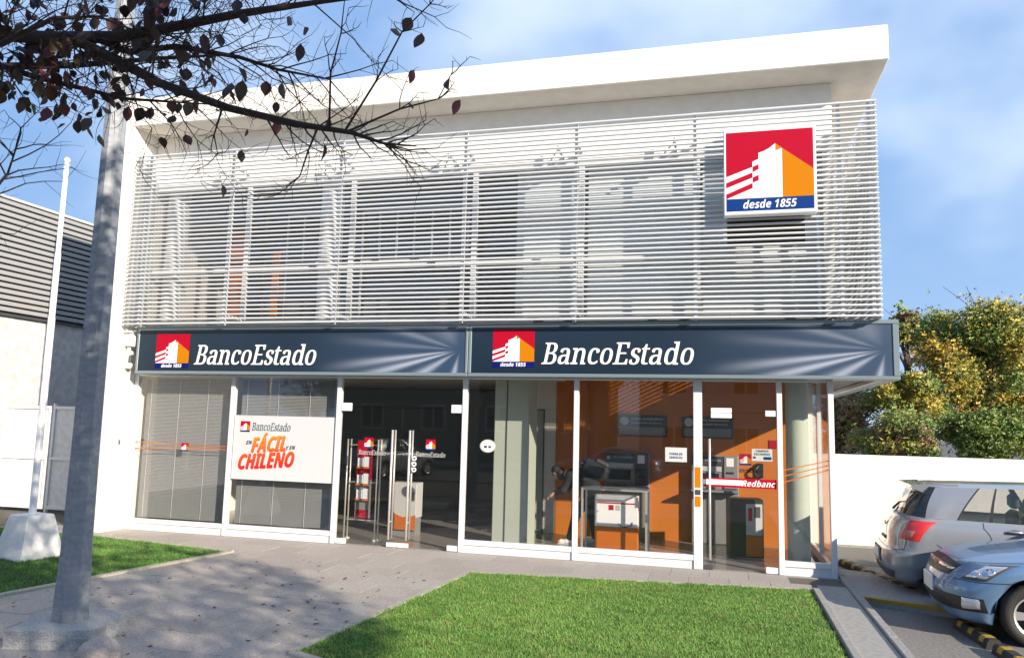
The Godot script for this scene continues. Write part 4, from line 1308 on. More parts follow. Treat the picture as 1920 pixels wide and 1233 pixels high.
func make_car(sp: Dictionary) -> Node3D:
	var root := thing(sp.called, sp.label, "car", sp.at, sp.turn)
	var paint: Material = M[sp.paint]
	var rows: Array = sp.rows
	var nv := (rows.size() - 1) * 4
	var us := []
	for i in 12:
		us.append(UA * i / 12.0)
	for i in 64:
		us.append(UA + (UB - UA) * i / 64.0)
	for i in 13:
		us.append(UB + (1.0 - UB) * i / 12.0)
	var s := S(true)
	var g := []
	for j in nv + 1:
		var v := minf(j / 4.0, rows.size() - 1.0001)
		var row := []
		for u in us:
			row.append(body_pt(sp, u, v))
		g.append(row)
	for j in nv:
		for i in us.size() - 1:
			both(s, g[j][i], g[j][i + 1], g[j + 1][i + 1], g[j + 1][i])
	# roof
	var gt: Array = sp.top
	var roof := [gt]
	for k in [[0.018, 0.92, 0.04], [0.04, 0.7, 0.12], [0.052, 0.35, 0.2], [0.055, 0.01, 0.25]]:
		var r := gt.duplicate()
		r[0] += k[0]
		r[1] += k[0]
		r[2] += k[2]
		r[3] -= k[2]
		r[4] *= k[1]
		roof.append(r)
	for j in roof.size() - 1:
		for i in us.size() - 1:
			both(s, ring_pt(roof[j], us[i]), ring_pt(roof[j], us[i + 1]), ring_pt(roof[j + 1], us[i + 1]), ring_pt(roof[j + 1], us[i]))
	# window band between belt and roof
	var gb: Array = rows[-1]
	var posts := []
	var st: Array = sp.stations       # [u at belt, u at roof, kind of the strip that follows, steps]
	var panes := []
	for i in st.size() - 1:
		var a: Array = st[i]
		var b: Array = st[i + 1]
		var glazed: bool = a[2] == "glass"
		var middle: bool = a[0] < 0.001 or b[0] > 0.999
		var near := S(true)
		var far := S(true)
		for k in int(a[3]):
			var t0: float = float(k) / a[3]
			var t1: float = float(k + 1) / a[3]
			for j in 5:
				var w0 := j / 5.0
				var w1 := (j + 1) / 5.0
				var f := func(t, w):
					var p := ring_pt(gb, lerpf(a[0], b[0], t)).lerp(ring_pt(gt, lerpf(a[1], b[1], t)), w)
					var c := Vector3(p.x - (gb[2] + gb[3]) / 2.0, 0, p.z).normalized()
					return p + c * 0.03 * sin(w * PI)
				var q := [f.call(t0, w0), f.call(t1, w0), f.call(t1, w1), f.call(t0, w1)]
				if (glazed or a[2] == "black") and not middle:
					var m := Vector3(1, 1, -1)
					quad(near, q[0], q[1], q[2], q[3])
					quad(far, q[3] * m, q[2] * m, q[1] * m, q[0] * m)
				else:
					both(near if glazed else s, q[0], q[1], q[2], q[3])
		if glazed:
			panes.append(near)
			if not middle:
				panes.append(far)
		elif a[2] == "black":
			posts.append(near)
			posts.append(far)
	var body := part("body", s, paint, root)
	for g2 in panes:
		part("window", g2, M.car_glass, root)
	for g3 in posts:
		part("window_pillar", g3, M.black_plastic, root)
	# underside and wheel wells
	var ub := S()
	box(ub, Vector3(gb[2] + 0.1 if sp.hatch else rows[2][2] + 0.3, 0.2, -0.55), Vector3(rows[2][3] - 0.35, 0.34, 0.55))
	for xw in sp.axles:
		box(ub, Vector3(xw - 0.40, 0.21, -rows[3][4] + 0.24), Vector3(xw + 0.40, 0.70, rows[3][4] - 0.24))
	part("underbody", ub, M.black_plastic, root)
	var arch := S()
	for xw in sp.axles:
		for k in 18:
			var t0 := PI * k / 18
			var t1 := PI * (k + 1) / 18
			var p0 := Vector3(xw + cos(t0) * sp.arch, sp.wheel + sin(t0) * sp.arch, 0)
			var p1 := Vector3(xw + cos(t1) * sp.arch, sp.wheel + sin(t1) * sp.arch, 0)
			var zo := Vector3(0, 0, rows[3][4] * 0.985)
			var zi := Vector3(0, 0, rows[3][4] - 0.26)
			both(arch, p0 + zi, p0 + zo, p1 + zo, p1 + zi)
	part("wheel_arches", arch, M.black_plastic, root)
	# wheels
	for xw in sp.axles:
		for sg in [1.0, -1.0]:
			var wx := Transform3D(Basis(Vector3.RIGHT, PI / 2 * sg), Vector3.ZERO)
			var R: float = sp.wheel
			var ty := S(true)
			lathe(ty, [[R * 0.62, -0.09], [R * 0.9, -0.095], [R * 0.99, -0.07], [R, 0.0], [R * 0.99, 0.07], [R * 0.93, 0.093], [R * 0.80, 0.098], [R * 0.66, 0.088], [R * 0.64, 0.06]], 36, wx)
			var wh := Node3D.new()
			wh.name = "wheel"
			root.add_child(wh, true)
			wh.position = Vector3(xw, R - 0.004, sg * (rows[3][4] - 0.115))
			part("tyre", ty, M.rubber, wh)
			var rm := S()
			lathe(rm, [[0.0, 0.0], [R * 0.5, 0.01], [R * 0.6, 0.03]], 30, wx)
			part("disc", rm, M.dark_grey, wh)
			var sp2 := S()
			lathe(sp2, [[R * 0.56, 0.05], [R * 0.60, 0.085], [R * 0.66, 0.092], [R * 0.665, 0.07]], 36, wx)
			lathe(sp2, [[0.0, 0.075], [R * 0.15, 0.072], [R * 0.18, 0.05]], 16, wx)
			for k in 5:
				var q := wx * Transform3D(Basis(Vector3.UP, TAU * k / 5), Vector3.ZERO)
				var poly := PackedVector2Array([Vector2(0.02, -0.028), Vector2(R * 0.6, -0.04), Vector2(R * 0.6, 0.04), Vector2(0.02, 0.028)])
				prism(sp2, poly, -0.078, -0.045, q * Transform3D(Basis(Vector3.RIGHT, PI / 2), Vector3.ZERO))
			part("rim", sp2, M.alloy, wh)
	# seats
	for z in [-0.34, 0.34]:
		var q := S()
		cbox(q, Vector3(-0.12, 0.3, z - 0.23), Vector3(0.36, 0.56, z + 0.23), 0.06)
		cbox(q, Vector3(-0.26, 0.5, z - 0.23), Vector3(-0.1, 1.06, z + 0.23), 0.06)
		cbox(q, Vector3(-0.25, 1.08, z - 0.13), Vector3(-0.15, 1.27, z + 0.13), 0.04)
		part("seat", q, M.seat_cloth, root)
	var rs := S()
	cbox(rs, Vector3(-1.0, 0.3, -0.6), Vector3(-0.55, 0.56, 0.6), 0.06)
	cbox(rs, Vector3(-1.12, 0.5, -0.6), Vector3(-0.97, 1.03, 0.6), 0.06)
	cbox(rs, Vector3(-1.11, 1.04, -0.45), Vector3(-1.02, 1.19, -0.2), 0.03)
	cbox(rs, Vector3(-1.11, 1.04, 0.2), Vector3(-1.02, 1.19, 0.45), 0.03)
	part("rear_seat", rs, M.seat_cloth, root)
	bxp("dashboard", root, Vector3(0.62, 0.55, -0.66), Vector3(0.92, 0.98, 0.66), M.seat_cloth, 0.05)
	for l in sp.seams:
		for sg in [1.0, -1.0]:
			var sm := S()
			seam(sm, sp, l, 0.0035, sg)
			part("panel_gap", sm, M.black_plastic, root)
	for h in sp.handles:
		for sg in [1.0, -1.0]:
			var p := body_pt(sp, h.x, h.y)
			p.z *= sg
			var hs := S(true)
			tube(hs, [p + Vector3(-0.10, 0, 0.002 * sg), p + Vector3(-0.06, 0.008, 0.03 * sg), p + Vector3(0.05, 0.008, 0.03 * sg), p + Vector3(0.09, 0, 0.002 * sg)], [0.012, 0.016, 0.016, 0.012], 8)
			part("door_handle", hs, paint, root)
			var bw := S(true)
			lathe(bw, [[0.0, 0.0], [0.06, 0.002], [0.07, 0.0]], 16, Transform3D(Basis(Vector3.RIGHT, PI / 2 * sg).scaled(Vector3(1, 0.5, 1)), p + Vector3(0, 0, 0.004 * sg)))
			part("handle_recess", bw, M.dark_grey, root)
	for sg in [1.0, -1.0]:
		var mp := ring_pt(gb, side_u(gb, gb[3] - gb[6] - 0.12))
		mp.z *= sg
		var ms := S()
		cbox(ms, Vector3(-0.06, 0.0, -0.09), Vector3(0.05, 0.13, 0.09), 0.035, Transform3D(Basis.IDENTITY, mp + Vector3(-0.02, 0.0, 0.14 * sg)))
		part("mirror", ms, paint, root)
	return root

func squash(sp: Dictionary, k: float):
	for r in sp.rows + [sp.top]:
		r[0] *= k
		r[1] *= k

func build_cars():
	# silver hatchback, tail towards the bank
	var h := {}
	h.called = "hatchback_car"
	h.label = "silver small hatchback parked with its tail towards the bank"
	h.at = Vector3(13.56, -0.098, 0.02)
	h.turn = -0.06
	h.paint = "silver_paint"
	h.hatch = true
	h.axles = [-1.13, 1.27]
	h.wheel = 0.285
	h.arch = 0.345
	#          y_r   y_f   x_r    x_f   w    rr    rf   crown
	h.rows = [
		[0.21, 0.19, -1.76, 1.74, 0.72, 0.34, 0.40, 0.0],
		[0.26, 0.23, -1.83, 1.81, 0.79, 0.36, 0.42, 0.0],
		[0.40, 0.38, -1.865, 1.85, 0.825, 0.38, 0.45, 0.0],
		[0.57, 0.54, -1.86, 1.85, 0.835, 0.38, 0.46, 0.0],
		[0.63, 0.62, -1.79, 1.83, 0.84, 0.36, 0.48, 0.0],
		[0.80, 0.73, -1.775, 1.74, 0.842, 0.38, 0.50, 0.0],
		[0.93, 0.84, -1.735, 1.58, 0.825, 0.40, 0.50, 0.01],
		[1.00, 0.92, -1.69, 1.28, 0.785, 0.40, 0.42, 0.02],
		[1.03, 0.99, -1.64, 0.98, 0.735, 0.40, 0.36, 0.03]]
	h.top = [1.405, 1.43, -1.42, 0.22, 0.60, 0.26, 0.22, 0.0]
	var gb: Array = h.rows[-1]
	var gt: Array = h.top
	h.stations = [[0.0, 0.0, "glass", 9], [0.17, 0.175, "black", 1], [0.178, 0.183, "body", 5],
		[side_u(gb, -1.07), side_u(gt, -0.80), "black", 1], [side_u(gb, -1.05), side_u(gt, -0.78), "glass", 3], [side_u(gb, -0.73), side_u(gt, -0.62), "black", 1], [side_u(gb, -0.69), side_u(gt, -0.60), "glass", 5],
		[side_u(gb, -0.02), side_u(gt, -0.22), "black", 1], [side_u(gb, 0.08), side_u(gt, -0.16), "glass", 4], [UB - 0.02, UB - 0.06, "body", 3], [UB + 0.06, UB + 0.04, "glass", 8], [1.0, 1.0, "end", 1]]
	h.seams = [[Vector2(0.352, 7.7), Vector2(0.345, 6.5), Vector2(0.365, 5.0), Vector2(0.385, 4.4)], [Vector2(0.545, 7.7), Vector2(0.545, 3.0), Vector2(0.545, 1.4)], [Vector2(0.69, 7.6), Vector2(0.69, 1.4)], [Vector2(0.0, 3.7), Vector2(0.10, 3.7), Vector2(0.14, 4.0), Vector2(0.16, 6.0)], [Vector2(0.24, 4.6), Vector2(0.30, 3.6)]]
	h.handles = [Vector2(0.42, 6.25), Vector2(0.60, 6.2)]
	squash(h, 0.97)
	gb = h.rows[-1]
	gt = h.top
	var car := make_car(h)
	for sg in [1.0, -1.0]:
		var tl := part("tail_light", skin_patch(h, [Vector2(0.112, 4.75), Vector2(0.20, 4.7), Vector2(0.222, 7.0), Vector2(0.135, 6.85)], 8, 6, 0.012, false, sg), M.red_lens, car)
		part("lamp_lens", skin_patch(h, [Vector2(0.128, 4.9), Vector2(0.172, 4.9), Vector2(0.182, 5.6), Vector2(0.136, 5.6)], 8, 5, 0.015, false, sg), M.tail_lens, tl)
	part("rear_bumper_insert", skin_patch(h, [Vector2(0.0, 1.0), Vector2(0.11, 1.0), Vector2(0.12, 1.7), Vector2(0.0, 1.7)], 8, 3, 0.006), M.dark_grey, car)
	bxp("number_plate", car, Vector3(-1.885, 0.42, -0.18), Vector3(-1.868, 0.54, 0.18), M.white_paint, 0.004)
	bxp("plate_recess", car, Vector3(-1.872, 0.39, -0.26), Vector3(-1.862, 0.56, 0.26), M.dark_grey)
	var em := S(true)
	lathe(em, [[0.0, 0.012], [0.03, 0.01], [0.05, 0.0]], 20, Transform3D(Basis(Vector3.BACK, PI / 2).scaled(Vector3(1, 0.7, 1)), Vector3(-1.765, 0.86, 0)))
	part("badge", em, M.chrome, car)
	bxp("hatch_handle", car, Vector3(-1.80, 0.66, -0.15), Vector3(-1.76, 0.70, 0.15), M.dark_grey, 0.01)
	var wi := S(true)
	tube(wi, [Vector3(-1.665, 1.04, 0.0), Vector3(-1.60, 1.13, 0.1), Vector3(-1.57, 1.16, 0.38)], [0.016, 0.01, 0.006], 6)
	part("wiper", wi, M.black_plastic, car)
	var spo := S()
	prism(spo, PackedVector2Array([Vector2(-1.53, 1.352), Vector2(-1.52, 1.378), Vector2(-1.3, 1.396), Vector2(-1.0, 1.40), Vector2(-1.0, 1.30), Vector2(-1.38, 1.28)]), -0.54, 0.54)
	part("roof_spoiler", spo, M.silver_paint, car)
	# blue sedan, nose towards the footpath
	var b := {}
	b.called = "sedan_car"
	b.label = "metallic blue sedan parked nose first beside the footpath"
	b.at = Vector3(13.94, -0.098, 1.80)
	b.turn = PI - 0.04
	b.paint = "blue_paint"
	b.hatch = false
	b.axles = [-1.17, 1.29]
	b.wheel = 0.295
	b.arch = 0.355
	b.rows = [
		[0.20, 0.17, -1.98, 1.90, 0.72, 0.34, 0.46, 0.0],
		[0.25, 0.21, -2.04, 1.99, 0.79, 0.36, 0.50, 0.0],
		[0.40, 0.36, -2.07, 2.045, 0.82, 0.38, 0.55, 0.0],
		[0.56, 0.52, -2.07, 2.05, 0.83, 0.38, 0.58, 0.0],
		[0.68, 0.62, -2.04, 2.01, 0.835, 0.38, 0.60, 0.0],
		[0.80, 0.71, -2.02, 1.95, 0.835, 0.38, 0.62, 0.0],
		[0.92, 0.79, -1.97, 1.82, 0.815, 0.38, 0.58, 0.01],
		[0.98, 0.86, -1.86, 1.50, 0.775, 0.36, 0.45, 0.03],
		[1.00, 0.97, -1.18, 0.80, 0.725, 0.34, 0.36, 0.03]]
	b.top = [1.36, 1.375, -0.88, 0.08, 0.565, 0.26, 0.2, 0.0]
	gb = b.rows[-1]
	gt = b.top
	b.stations = [[0.0, 0.0, "glass", 6], [0.15, 0.15, "body", 5],
		[side_u(gb, -0.82), side_u(gt, -0.60), "black", 1], [side_u(gb, -0.78), side_u(gt, -0.58), "glass", 5], [side_u(gb, -0.14), side_u(gt, -0.30), "black", 1], [side_u(gb, -0.04), side_u(gt, -0.24), "glass", 4], [UB - 0.02, UB - 0.06, "body", 3], [UB + 0.06, UB + 0.04, "glass", 8], [1.0, 1.0, "end", 1]]
	b.seams = [[Vector2(0.66, 7.6), Vector2(0.655, 5.0), Vector2(0.63, 1.4)], [Vector2(0.50, 7.7), Vector2(0.50, 1.4)], [Vector2(0.76, 4.15), Vector2(0.84, 3.95), Vector2(0.92, 3.95)], [Vector2(0.70, 7.05), Vector2(0.80, 6.75), Vector2(0.86, 6.3), Vector2(0.93, 5.9)]]
	b.handles = [Vector2(0.40, 6.2), Vector2(0.56, 6.1)]
	squash(b, 0.93)
	var sedan := make_car(b)
	for sg in [1.0, -1.0]:
		var rim := part("headlight", skin_patch(b, [Vector2(0.90, 4.05), Vector2(0.832, 4.1), Vector2(0.812, 6.25), Vector2(0.868, 6.0)], 12, 8, 0.012, false, sg), M.dark_grey, sedan)
		part("lamp_lens", skin_patch(b, [Vector2(0.895, 4.2), Vector2(0.837, 4.25), Vector2(0.819, 6.05), Vector2(0.868, 5.85)], 12, 8, 0.018, false, sg), M.reflector, rim)
		for q in [Vector2(0.868, 4.75), Vector2(0.842, 5.1)]:
			var hn := body_normal(b, q.x, q.y)
			var hp := body_pt(b, q.x, q.y) + hn * 0.012
			var side := hn.cross(Vector3.UP).normalized()
			var bx := Basis(side, hn, side.cross(hn))
			var bowl := S(true)
			lathe(bowl, [[0.0, 0.001], [0.022, 0.004], [0.036, 0.012], [0.040, 0.012], [0.041, 0.0]], 18, Transform3D(bx, hp))
			var bm := part("lamp_bowl", bowl, M.chrome, rim)
			if sg < 0.0:
				bm.scale = Vector3(1, 1, -1)
		part("fog_light", skin_patch(b, [Vector2(0.885, 1.75), Vector2(0.83, 1.85), Vector2(0.83, 2.5), Vector2(0.88, 2.5)], 8, 5, 0.012, false, sg), M.reflector, sedan)
		part("tail_light", skin_patch(b, [Vector2(0.10, 4.6), Vector2(0.24, 4.6), Vector2(0.25, 6.2), Vector2(0.12, 6.2)], 8, 5, 0.01, false, sg), M.red_lens, sedan)
	part("lower_intake", skin_patch(b, [Vector2(0.815, 1.7), Vector2(1.0, 1.55), Vector2(1.0, 2.55), Vector2(0.825, 2.55)], 20, 5, 0.006), M.black_plastic, sedan)
	part("grille", skin_patch(b, [Vector2(0.94, 4.2), Vector2(1.0, 4.0), Vector2(1.0, 5.7), Vector2(0.93, 5.5)], 20, 10, 0.006), M.black_plastic, sedan)
	part("grille_bar", skin_patch(b, [Vector2(0.94, 4.72), Vector2(1.0, 4.68), Vector2(1.0, 5.1), Vector2(0.935, 5.0)], 20, 4, 0.016), M.chrome, sedan)
	var gp := body_pt(b, 0.999, 4.9)
	var bow := S()
	prism(bow, PackedVector2Array([Vector2(-0.085, -0.015), Vector2(-0.03, -0.015), Vector2(-0.035, -0.032), Vector2(0.03, -0.032), Vector2(0.035, -0.015), Vector2(0.075, -0.015), Vector2(0.085, 0.015), Vector2(0.03, 0.015), Vector2(0.035, 0.032), Vector2(-0.03, 0.032), Vector2(-0.035, 0.015), Vector2(-0.075, 0.015)]), 0.0, 0.012, Transform3D(Basis(Vector3.UP, PI / 2), Vector3(gp.x + 0.016, gp.y, 0)))
	part("badge", bow, M.gold, sedan)
	bxp("number_plate", sedan, Vector3(2.050, 0.37, -0.20), Vector3(2.072, 0.53, 0.20), M.white_paint, 0.004)

# ---------------------------------------------------------------- trees
func leaf_shape(l: float, w: float, curl: float) -> ArrayMesh:
	# one pointed oval leaf hanging along -y from its stalk
	var s := S(true)
	var n := 5
	var g := []
	for i in n + 1:
		var t := float(i) / n
		var hw := w * sin(PI * pow(t, 0.8)) * 0.5
		var z := curl * sin(t * PI) * l
		g.append([Vector3(-hw, -t * l, z - hw * 0.35), Vector3(0, -t * l, z + 0.0), Vector3(hw, -t * l, z - hw * 0.35)])
	for i in n:
		quad(s, g[i + 1][0], g[i + 1][1], g[i][1], g[i][0])
		quad(s, g[i + 1][1], g[i + 1][2], g[i][2], g[i][1])
	return done(s)

func spray_shape() -> ArrayMesh:
	# a few small leaves set at odd angles round one point
	var s := S()
	var r := RandomNumberGenerator.new()
	r.seed = 8
	for k in 5:
		var b := Basis(Vector3(r.randf_range(-1, 1), r.randf_range(-1, 1), r.randf_range(-1, 1)).normalized(), r.randf() * TAU)
		var c := Vector3(r.randf_range(-1, 1), r.randf_range(-1, 1), r.randf_range(-1, 1)) * 0.8
		quad(s, c + b * Vector3(-0.35, 0, 0), c + b * Vector3(0, -0.7, 0.08), c + b * Vector3(0.35, 0, 0), c + b * Vector3(0, 0.7, 0.08))
	return done(s)

func limb(s: SurfaceTool, r: RandomNumberGenerator, a: Vector3, d: Vector3, len: float, rad: float, level: int, nodes: Array, sag := 0.0, n := 5):
	var pts := [a]
	var rads := [rad]
	var p := a
	var dir := d.normalized()
	var steps := 4
	for i in steps:
		dir = (dir + Vector3(r.randf_range(-1, 1), r.randf_range(-0.8, 0.9) - sag, r.randf_range(-1, 1)) * 0.26).normalized()
		p += dir * len / steps
		pts.append(p)
		rads.append(rad * (1.0 - 0.62 * (i + 1) / steps))
		if level > 0 and i > 0 or level > 1:
			var k := 2 if level > 1 else 1
			for q in k:
				var side := (dir.cross(Vector3(r.randf_range(-1, 1), r.randf_range(-1, 1), r.randf_range(-1, 1))).normalized() * 0.95 + dir * 0.7).normalized()
				limb(s, r, p, side, len * r.randf_range(0.42, 0.66), maxf(rads[-1] * 0.62, 0.0016), level - 1, nodes, sag, maxi(3, n - 1))
	tube(s, pts, rads, n, false)
	nodes.append(pts[-1])
	if level == 0:
		nodes.append(pts[2])

func crown_tree(called: String, label: String, base: Vector3, h: float, rad: Vector3, leaves: int, size: float, cols: Array, sd: int, group := "", dense := 1.0):
	var r := RandomNumberGenerator.new()
	r.seed = sd
	var t := thing(called, label, "tree", base, 0.0, group)
	var s := S(true)
	var nodes := []
	var c := Vector3(0, h - rad.y, 0)
	var fork := maxf(c.y - rad.y * 0.75, 0.8)
	tube(s, [Vector3.ZERO, Vector3(0.05, fork * 0.5, 0.03), Vector3(0, fork, 0)], [0.02 * h + 0.04, 0.016 * h + 0.03, 0.013 * h + 0.02], 9)
	for i in 7:
		var a := TAU * i / 7 + r.randf() * 0.5
		var tgt := c + Vector3(cos(a) * rad.x * 0.6, r.randf_range(-0.3, 0.7) * rad.y, sin(a) * rad.z * 0.6)
		limb(s, r, Vector3(0, fork * r.randf_range(0.8, 1.0), 0), tgt - Vector3(0, fork, 0), tgt.distance_to(Vector3(0, fork, 0)) * 1.1, 0.008 * h + 0.015, 1, nodes, 0.0, 5)
	part("trunk", s, M.trunk_bark, t)
	# leaves gathered in clumps through the crown
	var clumps := []
	for i in int(46 * dense):
		var v := Vector3(r.randfn(), r.randfn(), r.randfn()).normalized() * pow(r.randf(), 0.4)
		var cl := c + v * rad * r.randf_range(0.8, 1.08)
		clumps.append([cl, r.randf_range(0.16, 0.34), cols[r.randi() % cols.size()]])
	var mm := MultiMesh.new()
	mm.transform_format = MultiMesh.TRANSFORM_3D
	mm.use_colors = true
	mm.mesh = spray_shape()
	mm.instance_count = leaves
	for i in leaves:
		var k: Array = clumps[r.randi() % clumps.size()]
		var d: Vector3 = Vector3(r.randfn(), r.randfn() * 0.8, r.randfn()) * k[1] * 0.62
		var p: Vector3 = k[0] + d * rad
		var b := Basis(Vector3(r.randf_range(-1, 1), r.randf_range(-1, 1), r.randf_range(-1, 1)).normalized(), r.randf() * TAU).scaled(Vector3.ONE * size * r.randf_range(0.45, 1.5))
		mm.set_instance_transform(i, Transform3D(b, p))
		var col: Color = k[2]
		if r.randf() < 0.25:
			col = cols[r.randi() % cols.size()]
		mm.set_instance_color(i, col * r.randf_range(0.7, 1.3))
	var o := MultiMeshInstance3D.new()
	o.name = "crown"
	o.multimesh = mm
	o.material_override = M.leaf
	o.set_meta("kind", "stuff")
	t.add_child(o, true)

func build_trees():
	var yel := Color(0.38, 0.29, 0.035)
	var gold := Color(0.42, 0.27, 0.035)
	var oli := Color(0.20, 0.215, 0.028)
	var grn := Color(0.13, 0.20, 0.04)
	var dkg := Color(0.075, 0.115, 0.03)
	var brn := Color(0.20, 0.125, 0.06)
	var tan := Color(0.36, 0.23, 0.12)
	crown_tree("autumn_tree", "tallest tree beyond the boundary wall, crown mixed yellow and green", Vector3(17.55, -0.1, -16.5), 6.4, Vector3(1.6, 1.9, 1.6), 26000, 0.062, [yel, oli, oli, grn, gold, grn, dkg, oli], 4, "trees beyond the boundary wall", 1.3)
	crown_tree("autumn_tree", "golden tree at the right edge behind the tallest one", Vector3(19.8, -0.1, -19.2), 6.3, Vector3(1.75, 2.1, 1.6), 19000, 0.062, [yel, gold, oli, oli, yel, grn], 5, "trees beyond the boundary wall", 1.1)
	crown_tree("autumn_tree", "olive green tree beside the blue sign's right end", Vector3(15.3, -0.1, -15.0), 4.0, Vector3(1.05, 1.05, 1.0), 12500, 0.06, [oli, grn, dkg, yel, oli], 6, "trees beyond the boundary wall", 1.0)
	crown_tree("autumn_tree", "thin brown leaved tree beside the shopfront's corner mullion", Vector3(14.3, -0.1, -19.1), 4.0, Vector3(1.1, 1.4, 1.0), 5200, 0.065, [brn, tan, tan, brn, oli], 7, "trees beyond the boundary wall", 0.8)
	crown_tree("autumn_tree", "low bright green tree just over the wall at the right", Vector3(16.7, -0.1, -12.5), 2.7, Vector3(1.3, 0.7, 0.9), 8000, 0.058, [grn, Color(0.09, 0.14, 0.02), oli, grn], 8, "trees beyond the boundary wall", 1.0)
	crown_tree("autumn_tree", "dark green bushy tree low over the wall behind the hatchback", Vector3(14.3, -0.1, -11.9), 2.6, Vector3(1.05, 0.7, 0.9), 6500, 0.056, [dkg, grn, oli, brn], 9, "trees beyond the boundary wall", 1.0)
	crown_tree("autumn_tree", "sparse twiggy tree rising behind the blue sign's end", Vector3(16.2, -0.1, -19.2), 6.5, Vector3(0.75, 0.9, 0.7), 900, 0.10, [brn, oli, grn], 10, "trees beyond the boundary wall", 0.5)
	crown_tree("autumn_tree", "bare brownish tree at the right edge of the tree line", Vector3(21.3, -0.1, -22.6), 7.0, Vector3(1.3, 1.6, 1.2), 1500, 0.10, [brn, tan, oli], 12, "trees beyond the boundary wall", 0.6)
	# street tree whose branches reach in at the upper left
	var t := thing("plum_tree", "dark leaved street tree whose twigs reach in at the upper left", "tree", Vector3(3.2, 0, 8.6))
	var o := -Vector3(3.2, 0, 8.6)
	var s := S(true)
	tube(s, [Vector3(0, -0.05, 0), Vector3(0.06, 1.0, 0.03), Vector3(0.1, 2.0, -0.05), Vector3(0.35, 2.75, -0.1)], [0.17, 0.135, 0.12, 0.1], 12)
	part("trunk", s, M.trunk_bark, t)
	var r := RandomNumberGenerator.new()
	r.seed = 31
	var nodes := []
	var limbs := [
		[[Vector3(3.45, 2.7, 8.5), Vector3(4.9, 3.25, 8.7), Vector3(6.0, 3.52, 8.8), Vector3(6.54, 3.545, 8.817), Vector3(6.983, 3.484, 8.794), Vector3(7.321, 3.448, 8.801), Vector3(7.588, 3.467, 8.784), Vector3(7.869, 3.501, 8.764), Vector3(8.178, 3.556, 8.688), Vector3(8.45, 3.60, 8.626)], [0.09, 0.065, 0.045, 0.038, 0.034, 0.029, 0.024, 0.019, 0.012, 0.006]],
		[[Vector3(6.983, 3.484, 8.794), Vector3(7.15, 3.44, 8.81), Vector3(7.32, 3.345, 8.79), Vector3(7.558, 3.219, 8.814), Vector3(7.886, 3.081, 8.812), Vector3(8.17, 3.008, 8.778), Vector3(8.388, 2.974, 8.767), Vector3(8.503, 2.938, 8.731), Vector3(8.619, 2.917, 8.697)], [0.03, 0.027, 0.024, 0.021, 0.018, 0.015, 0.011, 0.006, 0.003]],
		[[Vector3(7.2, 3.46, 8.8), Vector3(7.34, 3.40, 8.76), Vector3(7.486, 3.463, 8.655), Vector3(7.719, 3.448, 8.539), Vector3(7.847, 3.418, 8.448), Vector3(8.072, 3.377, 8.382)], [0.02, 0.017, 0.015, 0.011, 0.008, 0.004]],
		[[Vector3(6.0, 3.52, 8.8), Vector3(6.5, 3.62, 8.95), Vector3(7.0, 3.60, 9.05), Vector3(7.4, 3.58, 9.1), Vector3(7.8, 3.55, 9.1), Vector3(8.1, 3.5, 9.05)], [0.035, 0.026, 0.02, 0.015, 0.01, 0.004]],
		[[Vector3(5.2, 3.32, 8.7), Vector3(5.8, 2.95, 8.65), Vector3(6.2, 2.75, 8.6), Vector3(6.42, 2.85, 8.56), Vector3(6.52, 3.0, 8.54), Vector3(6.55, 3.2, 8.52)], [0.03, 0.02, 0.012, 0.008, 0.006, 0.003]],
		[[Vector3(6.3, 3.53, 8.81), Vector3(6.7, 3.42, 8.6), Vector3(7.05, 3.36, 8.45), Vector3(7.4, 3.36, 8.3)], [0.022, 0.016, 0.01, 0.004]]]
	var tips := []
	limbs.append([[Vector3(5.9, 3.5, 8.8), Vector3(6.4, 3.50, 8.6), Vector3(6.8, 3.52, 8.5), Vector3(7.2, 3.56, 8.4), Vector3(7.5, 3.6, 8.3)], [0.03, 0.024, 0.018, 0.011, 0.005]])
	limbs.append([[Vector3(6.2, 3.5, 8.9), Vector3(6.6, 3.40, 8.95), Vector3(6.95, 3.36, 9.0), Vector3(7.25, 3.40, 9.05), Vector3(7.5, 3.38, 9.05)], [0.026, 0.02, 0.015, 0.01, 0.004]])
	for i in limbs.size():
		var lp := []
		for p in limbs[i][0]:
			lp.append(p + o + Vector3(r.randf_range(-1, 1), r.randf_range(-1, 1), r.randf_range(-1, 1)) * 0.006)
		var ls := S(true)
		tube(ls, lp, limbs[i][1].map(func(x): return x * 0.84), 8)
		var tw := []
		for k in range(1, lp.size()):
			if i == 0 and k < 2 or i == 4 and k < 3:
				continue
			var d: Vector3 = (lp[k] - lp[k - 1]).normalized()
			var m: int = [6, 6, 6, 6, 6, 6, 6, 6][i]
			for q in m:
				var st: Vector3 = lp[k - 1].lerp(lp[k], r.randf())
				var side := (d.cross(Vector3(r.randf_range(-1, 1), r.randf_range(-1, 1), r.randf_range(-1, 1))).normalized() + d * 0.9).normalized()
				var len := r.randf_range(0.16, 0.42) if not (i == 1 and k > 3) else r.randf_range(0.10, 0.24)
				limb(ls, r, st, side, len, 0.0038, 2 if i < 3 and q < 2 and lp[k].x + 3.2 < 8.0 else 1, tw, 0.06 if i != 1 else -0.05, 4)
		part("branch", ls, M.bark, t)
		if i != 4:
			tips.append_array(tw)
	# the fan of long twigs at the end of the lowest branch
	var fs := S(true)
